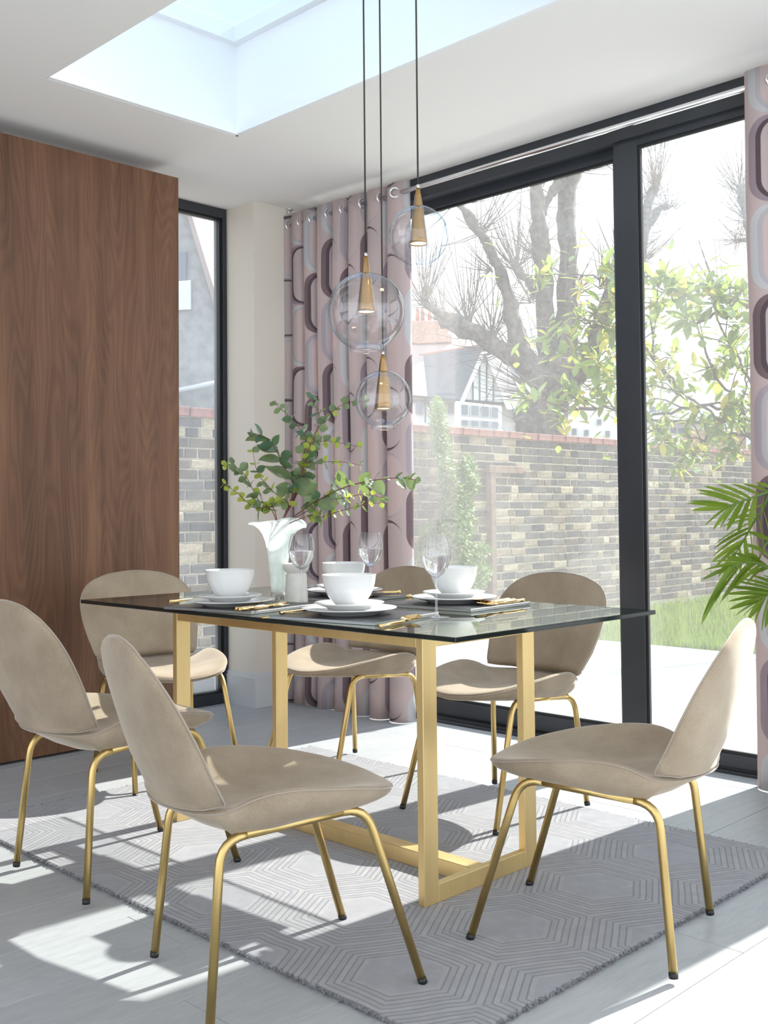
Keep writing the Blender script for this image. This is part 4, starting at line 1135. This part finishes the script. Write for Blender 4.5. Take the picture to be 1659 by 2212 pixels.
me = mesh('small_leaves', V, F); me.materials.append(M['magn']); me.materials.append(M['magy']); me.polygons.foreach_set('material_index', MI)
tag(link('small_leaves', me, None, MG), kind='stuff')

# big pollarded tree behind the wall
rt = random.Random(17)
def pollard(name, base, limbs, twigsets, Dn, label, seed=1):
    rt = random.Random(seed)
    root = empty(name, base); lo = Vector(root.location); LV = []
    def limb(pts, D0, D1, n=10):
        P = [at(x, y, D0+(D1-D0)*i/(len(pts)-1)) for i, (x, y, r) in enumerate(pts)]; rr = [r*(D0+(D1-D0)*i/(len(pts)-1))/FPX for i, (x, y, r) in enumerate(pts)]
        SP = smooth_path(P, 5); SR = []
        for i in range(len(rr)-1):
            for s in range(5): SR.append((rr[i]+(rr[i+1]-rr[i])*s/5)*(1+rt.uniform(-.10, .14)))
        SR.append(rr[-1]*.6)
        v, f = tube([p-lo for p in SP], SR, n)
        v = [Vector(p)+Vector((mnoise.noise(Vector(p)*6), mnoise.noise(Vector(p)*6+Vector((9, 0, 0))), mnoise.noise(Vector(p)*6+Vector((0, 9, 0)))))*.05 for p in v]
        return (v, f), SP
    tv, tP = limb(limbs[0][0], limbs[0][1], limbs[0][2], 14); o = obj('trunk', tv, M['bark'], root, True)
    allP = []
    for (pts, D0, D1) in limbs[1:]:
        lv, P = limb(pts, D0, D1); obj('limb', lv, M['bark'], root, True); allP += P
    # knobs and twigs
    TV = []
    for (x, y, n, L, ang, sp) in twigsets:
        for k in range(n):
            D_ = Dn+rt.uniform(-.4, .4); p = at(x+rt.uniform(-8, 8), y+rt.uniform(-6, 6), D_); a = R(ang+rt.gauss(0, sp)); l = L*rt.uniform(.4, 1.1)*D_/FPX
            d = (Rv*math.cos(a)+Uv*math.sin(a)+Fv*rt.uniform(-.4, .4)).normalized(); bend = Vector((0, 0, 1))*rt.uniform(.05, .35)*l + Rv*rt.uniform(-.12, .12)*l
            TV.append(tube([p-lo, p+d*l*.4-lo+bend*.15, p+d*l*.75-lo+bend*.55, p+d*l-lo+bend], [.010, .007, .005, .0025], 3, caps=False))
    for k in range(180 if allP else 0):
        p = rt.choice(allP); a = rt.uniform(0, 6.28); l = rt.uniform(.15, .6); d = (Rv*math.cos(a)+Uv*math.sin(a)*.8+Fv*rt.uniform(-.5, .5)).normalized()
        TV.append(tube([p-lo, p+d*l*.5-lo+Vector((0, 0, .04)), p+d*l-lo+Vector((0, 0, l*.35))], [.007, .005, .002], 3, caps=False))
    tag(obj('twigs', join(*TV), M['twig'], root), kind='stuff')
    tag(root, label, 'tree'); return root
DT = 13.0
b = at(1175, 1060, DT); b.z = -.2
pollard('pollarded_tree', b, [
    ([(1180, 1150, 50), (1178, 1000, 48), (1180, 900, 46), (1182, 850, 60), (1192, 800, 62), (1195, 770, 40)], DT, DT),
    ([(1180, 830, 22), (1130, 790, 20), (1060, 740, 16), (1000, 700, 12), (945, 668, 9), (915, 652, 8)], DT, DT-.8),
    ([(1170, 830, 20), (1110, 775, 15), (1050, 735, 13), (985, 712, 10), (960, 705, 7)], DT, DT+.6),
    ([(1160, 800, 22), (1120, 740, 17), (1098, 640, 15), (1068, 560, 13), (1030, 495, 11), (990, 440, 10)], DT, DT-.5),
    ([(1150, 790, 12), (1125, 720, 10), (1105, 660, 9)], DT, DT+.4),
    ([(1190, 800, 30), (1180, 700, 22), (1170, 560, 18), (1162, 460, 16), (1158, 370, 15)], DT, DT-.3),
    ([(1175, 650, 12), (1140, 605, 10), (1115, 580, 12)], DT, DT-.5),
    ([(1215, 800, 30), (1225, 700, 22), (1228, 560, 20), (1222, 450, 18), (1235, 360, 22), (1270, 330, 18)], DT, DT+.4),
    ([(1165, 460, 10), (1190, 420, 10), (1220, 380, 12)], DT, DT+.2),
    ([(1235, 820, 26), (1275, 760, 20), (1300, 690, 16), (1330, 600, 13), (1345, 540, 12)], DT, DT-.6),
    ([(1130, 900, 20), (1140, 935, 24), (1150, 965, 20)], DT-.5, DT-.3)],
    [(915, 655, 34, 150, 95, 28), (960, 705, 22, 120, 100, 40), (1010, 700, 26, 190, 88, 22), (1060, 735, 26, 190, 85, 30), (1115, 582, 30, 170, 110, 30), (1058, 585, 14, 90, 150, 50),
     (1040, 500, 24, 120, 120, 60), (985, 438, 24, 110, 120, 60), (1235, 370, 34, 160, 80, 60), (1275, 330, 34, 150, 60, 50), (1165, 400, 20, 130, 100, 50), (1225, 640, 24, 130, 45, 50), (1170, 560, 24, 120, 150, 40),
     (1180, 850, 44, 190, 165, 30), (1240, 820, 30, 200, 20, 40), (1335, 580, 20, 120, 80, 40), (1300, 620, 24, 130, 60, 40), (1100, 750, 26, 150, 190, 40), (1150, 650, 20, 150, 120, 40)],
    DT, 'large bare pollarded tree rising behind the garden wall', 4)
DT2 = 19.0
b = at(1420, 1060, DT2); b.z = -.2
pollard('pollarded_tree', b, [([(1380, 1120, 16), (1375, 900, 14), (1378, 700, 12), (1385, 560, 11)], DT2, DT2), ([(1385, 560, 10), (1400, 440, 9), (1418, 400, 12)], DT2, DT2), ([(1385, 520, 8), (1420, 455, 8), (1450, 448, 6)], DT2, DT2+.5)],
        [(1418, 398, 34, 130, 90, 16), (1395, 430, 16, 90, 80, 40), (1450, 448, 10, 60, 60, 40), (1395, 560, 14, 110, 60, 30)], DT2, 'slender bare pollard seen at the left of the near door glass', 6)
b = at(1640, 1060, DT2); b.z = -.2
pollard('pollarded_tree', b, [([(1650, 1120, 18), (1645, 900, 16), (1636, 700, 14), (1630, 560, 12)], DT2, DT2), ([(1630, 560, 11), (1618, 480, 9), (1605, 430, 8), (1600, 400, 7)], DT2, DT2), ([(1636, 660, 9), (1590, 650, 8), (1560, 640, 8)], DT2, DT2-.4), ([(1630, 520, 6), (1595, 520, 5)], DT2, DT2)],
        [(1600, 420, 40, 130, 100, 30), (1555, 640, 26, 130, 120, 30), (1592, 520, 20, 60, 170, 60), (1615, 480, 20, 110, 120, 40)], DT2, 'bare pollard at the right end of the door glass', 7)

# ---------------------------------------------------------- houses beyond
def hq(poly, D, thick=.25):
    """vertical slab whose front outline is the given points at depth D"""
    back = Vector((Fv.x, Fv.y, 0)).normalized()*thick
    P = [at(x, y, D) if not isinstance(x, Vector) else x for x, y in poly]; n = len(P)
    V = P+[p+back for p in P]; F = [tuple(range(n)), tuple(range(2*n-1, n-1, -1))]+[(i, (i+1) % n, (i+1) % n+n, i+n) for i in range(n)]
    return V, F
def rel(vf, lo): return [tuple(Vector(p)-lo) for p in vf[0]], vf[1]
DH = 58.
def house(name, base, label):
    b = at(*base, DH); b.z = -.2; h_ = empty(name, b); tag(h_, label, 'house'); return h_, Vector(h_.location)
h1, lo = house('gabled_house', (1000, 1060), 'half-timbered white house with a pointed gable behind the garden wall')
def HP(nm, poly, D, mat, th=.3, par=None):
    par = par or h1; l = Vector(par.location) if par.parent is None else Vector(par.parent.location)
    return obj(nm, rel(hq(poly, D, th), l), mat, par)
def roof3(nm, quad, mat, par, lo_):
    P = [at(x, y, D_) for x, y, D_ in quad]; n_ = Vector((Fv.x, Fv.y, -.6)).normalized()*.35; n = len(P)
    V = P+[p+n_ for p in P]; F = [tuple(range(n)), tuple(range(2*n-1, n-1, -1))]+[(i, (i+1) % n, (i+1) % n+n, i+n) for i in range(n)]
    return obj(nm, ([tuple(p-lo_) for p in V], F), mat, par)
HP('wall', [(860, 850), (1205, 876), (1205, 1150), (860, 1150)], DH+2.5, M['render_'], 4)
roof3('main_roof', [(840, 725, DH+8), (1010, 728, DH+8), (1200, 790, DH+8), (1290, 880, DH+2), (840, 858, DH+2)], M['redtile'], h1, lo)
roof3('side_roof', [(1075, 782, DH+4), (1150, 788, DH+4), (1170, 885, DH+.5), (1108, 880, DH+.5)], M['slate'], h1, lo)
HP('gable_wall', [(1049, 752), (1103, 872), (997, 862)], DH, M['render_'], .4)
roof3('gable_roof', [(915, 764, DH+4.5), (1046, 743, DH-.3), (998, 863, DH-.3), (925, 857, DH+1.5)], M['slate'], h1, lo)
roof3('gable_roof', [(1047, 743, DH-.3), (1088, 770, DH+4), (1130, 868, DH+1.5), (1110, 884, DH-.3)], M['slate'], h1, lo)
HP('barge_board', [(1048, 742), (1052, 752), (1003, 868), (993, 868)], DH-.5, M['render_'], .3)
HP('barge_board', [(1048, 742), (1054, 744), (1108, 884), (1096, 884), (1046, 757)], DH-.5, M['render_'], .3)
for x in (1022, 1036.5, 1051.5, 1066): 
    yt = 752+abs(x-1049)*2.2+8
    HP('timber_strip', [(x-1.2, yt), (x+1.2, yt), (x+1.2, 866), (x-1.2, 865)], DH-.12, M['timber'], .12)
HP('timber_beam', [(995, 862), (1104, 870), (1104, 873.5), (995, 865.5)], DH-.15, M['timber'], .2)
HP('timber_beam', [(880, 853), (996, 861), (996, 866), (880, 858)], DH+1.2, M['timber'], .2)
for x in (919, 936): HP('timber_strip', [(x-1.5, 858), (x+1.5, 858), (x+1.5, 912), (x-1.5, 912)], DH+1.9, M['timber'], .2)
HP('timber_strip', [(918, 858), (922, 860), (932, 880), (935, 908), (932, 908), (928, 882), (919, 866)], DH+1.9, M['timber'], .2)
HP('bay', [(985, 866), (1084, 877), (1084, 1000), (985, 1000)], DH-.8, M['render_'], 1.2)
for (x0, x1, y0, y1) in ((996, 1012, 873, 897), (1017, 1035, 875, 899), (1039, 1057, 877, 901), (1061, 1077, 879, 903), (996, 1012, 906, 920), (1017, 1035, 907, 922), (1039, 1057, 908, 924), (1061, 1077, 910, 926)):
    o = HP('window', [(x0-1, y0-1), (x1+1, y0), (x1+1, y1+1), (x0-1, y1)], DH-.95, M['trim'], .12); 
    q_ = obj('pane', rel(hq([(x0+1, y0+1), (x1-1, y0+2), (x1-1, y1-1), (x0+1, y1-2)], DH-1.0, .05), lo), M['dgl'], o)
for (x0, x1, y0, y1) in ((966, 985, 872, 894), (1109, 1124, 888, 911), (1112, 1130, 918, 930), (897, 912, 866, 894)):
    o = HP('window', [(x0-1, y0-1), (x1+1, y0-1), (x1+1, y1+1), (x0-1, y1+1)], DH+2.3, M['trim'], .12)
    obj('pane', rel(hq([(x0+1, y0+1), (x1-1, y0+1), (x1-1, y1-1), (x0+1, y1-1)], DH+2.2, .05), lo), M['dgl'], o)
HP('chimney_stack', [(885, 692), (966, 694), (968, 722), (976, 722), (976, 738), (905, 742), (885, 740)], DH+7, M['hbrick'], 1.2)
for x in (902, 913, 928, 941, 953):
    o = obj('chimney_pot', tube([at(x, 692, DH+7.4)-lo, at(x, 664, DH+7.4)-lo], [.14, .10], 12), M['potc'], h1, True)
HP('ridge_tile', [(905, 765), (1046, 742), (1046, 745), (905, 768)], DH+.4, M['potc'], .1)
h2, lo = house('white_house', (1470, 1060), 'white house with a grey roof seen through the magnolia'); 
HP('wall', [(1385, 900), (1545, 905), (1545, 1150), (1385, 1150)], DH+10, M['render_'], 4, h2)
roof3('roof', [(1425, 835, DH+16), (1500, 838, DH+16), (1550, 910, DH+9), (1395, 905, DH+9)], M['slate'], h2, lo)
HP('gable_wall', [(1430, 800), (1462, 842), (1400, 842)], DH+12, M['render_'], .5, h2)
for (x0, x1, y0, y1) in ((1448, 1462, 922, 938), (1466, 1480, 923, 939), (1484, 1498, 924, 940), (1505, 1518, 926, 942)):
    o = HP('window', [(x0-1, y0-1), (x1+1, y0-1), (x1+1, y1+1), (x0-1, y1+1)], DH+9.8, M['trim'], .12, h2)
    obj('pane', rel(hq([(x0+1, y0+1), (x1-1, y0+1), (x1-1, y1-1), (x0+1, y1-1)], DH+9.7, .05), lo), M['dgl'], o)
h3, lo = house('brick_house', (1600, 1060), 'brick house with a dark roof near the right end of the wall')
HP('wall', [(1520, 928), (1660, 934), (1660, 1150), (1505, 1150)], DH, M['hbrick'], 4, h3)
roof3('roof', [(1560, 870, DH+5), (1665, 872, DH+5), (1670, 940, DH-.3), (1572, 932, DH-.3)], M['slate'], h3, lo)
HP('window', [(1612, 945), (1640, 946), (1640, 975), (1612, 975)], DH-.1, M['trim'], .12, h3)
h4, lo = house('long_white_house', (1260, 1060), 'low white house glimpsed between the bare tree and the door frame')
HP('wall', [(1212, 880), (1345, 888), (1345, 1150), (1212, 1150)], DH+6, M['render_'], 3, h4)
for (x0, x1, y0, y1) in ((1235, 1246, 925, 940), (1290, 1300, 905, 918), (1262, 1272, 928, 942), (1308, 1318, 930, 944)):
    o = HP('window', [(x0-1, y0-1), (x1+1, y0-1), (x1+1, y1+1), (x0-1, y1+1)], DH+5.9, M['trim'], .12, h4)
    obj('pane', rel(hq([(x0+1, y0+1), (x1-1, y0+1), (x1-1, y1-1), (x0+1, y1-1)], DH+5.8, .05), lo), M['dgl'], o)
# neighbour's gable end seen through the side window
D4 = 15.
h5 = empty('neighbour_house', at(360, 1060, D4)); h5.location.z = -.2; tag(h5, 'grey pebble-dashed gable end seen through the narrow side window', 'house'); lo = Vector(h5.location)
obj('gable_wall', rel(hq([(150, 250), (385, 390), (415, 455), (478, 690), (478, 1150), (150, 1150)], D4, 5), lo), M['pebble'], h5)
obj('roof_edge', rel(hq([(380, 385), (390, 385), (486, 700), (474, 700)], D4-.15, 5.2), lo), M['redtile'], h5)
o = obj('window', rel(hq([(330, 545), (402, 545), (402, 605), (330, 605)], D4-.05, .1), lo), M['dgl'], h5)
obj('white_panel', rel(hq([(330, 610), (412, 605), (412, 668), (330, 672)], D4-.06, .1), lo), M['render_'], h5)
obj('gutter_pipe', tube([at(330, 855, D4-.2)-lo, at(478, 825, D4-.2)-lo], .04, 10), M['trim'], h5, True)
print('objects', len(bpy.data.objects), 'tris', sum(len(o.data.polygons) for o in bpy.data.objects if o.type == 'MESH'))
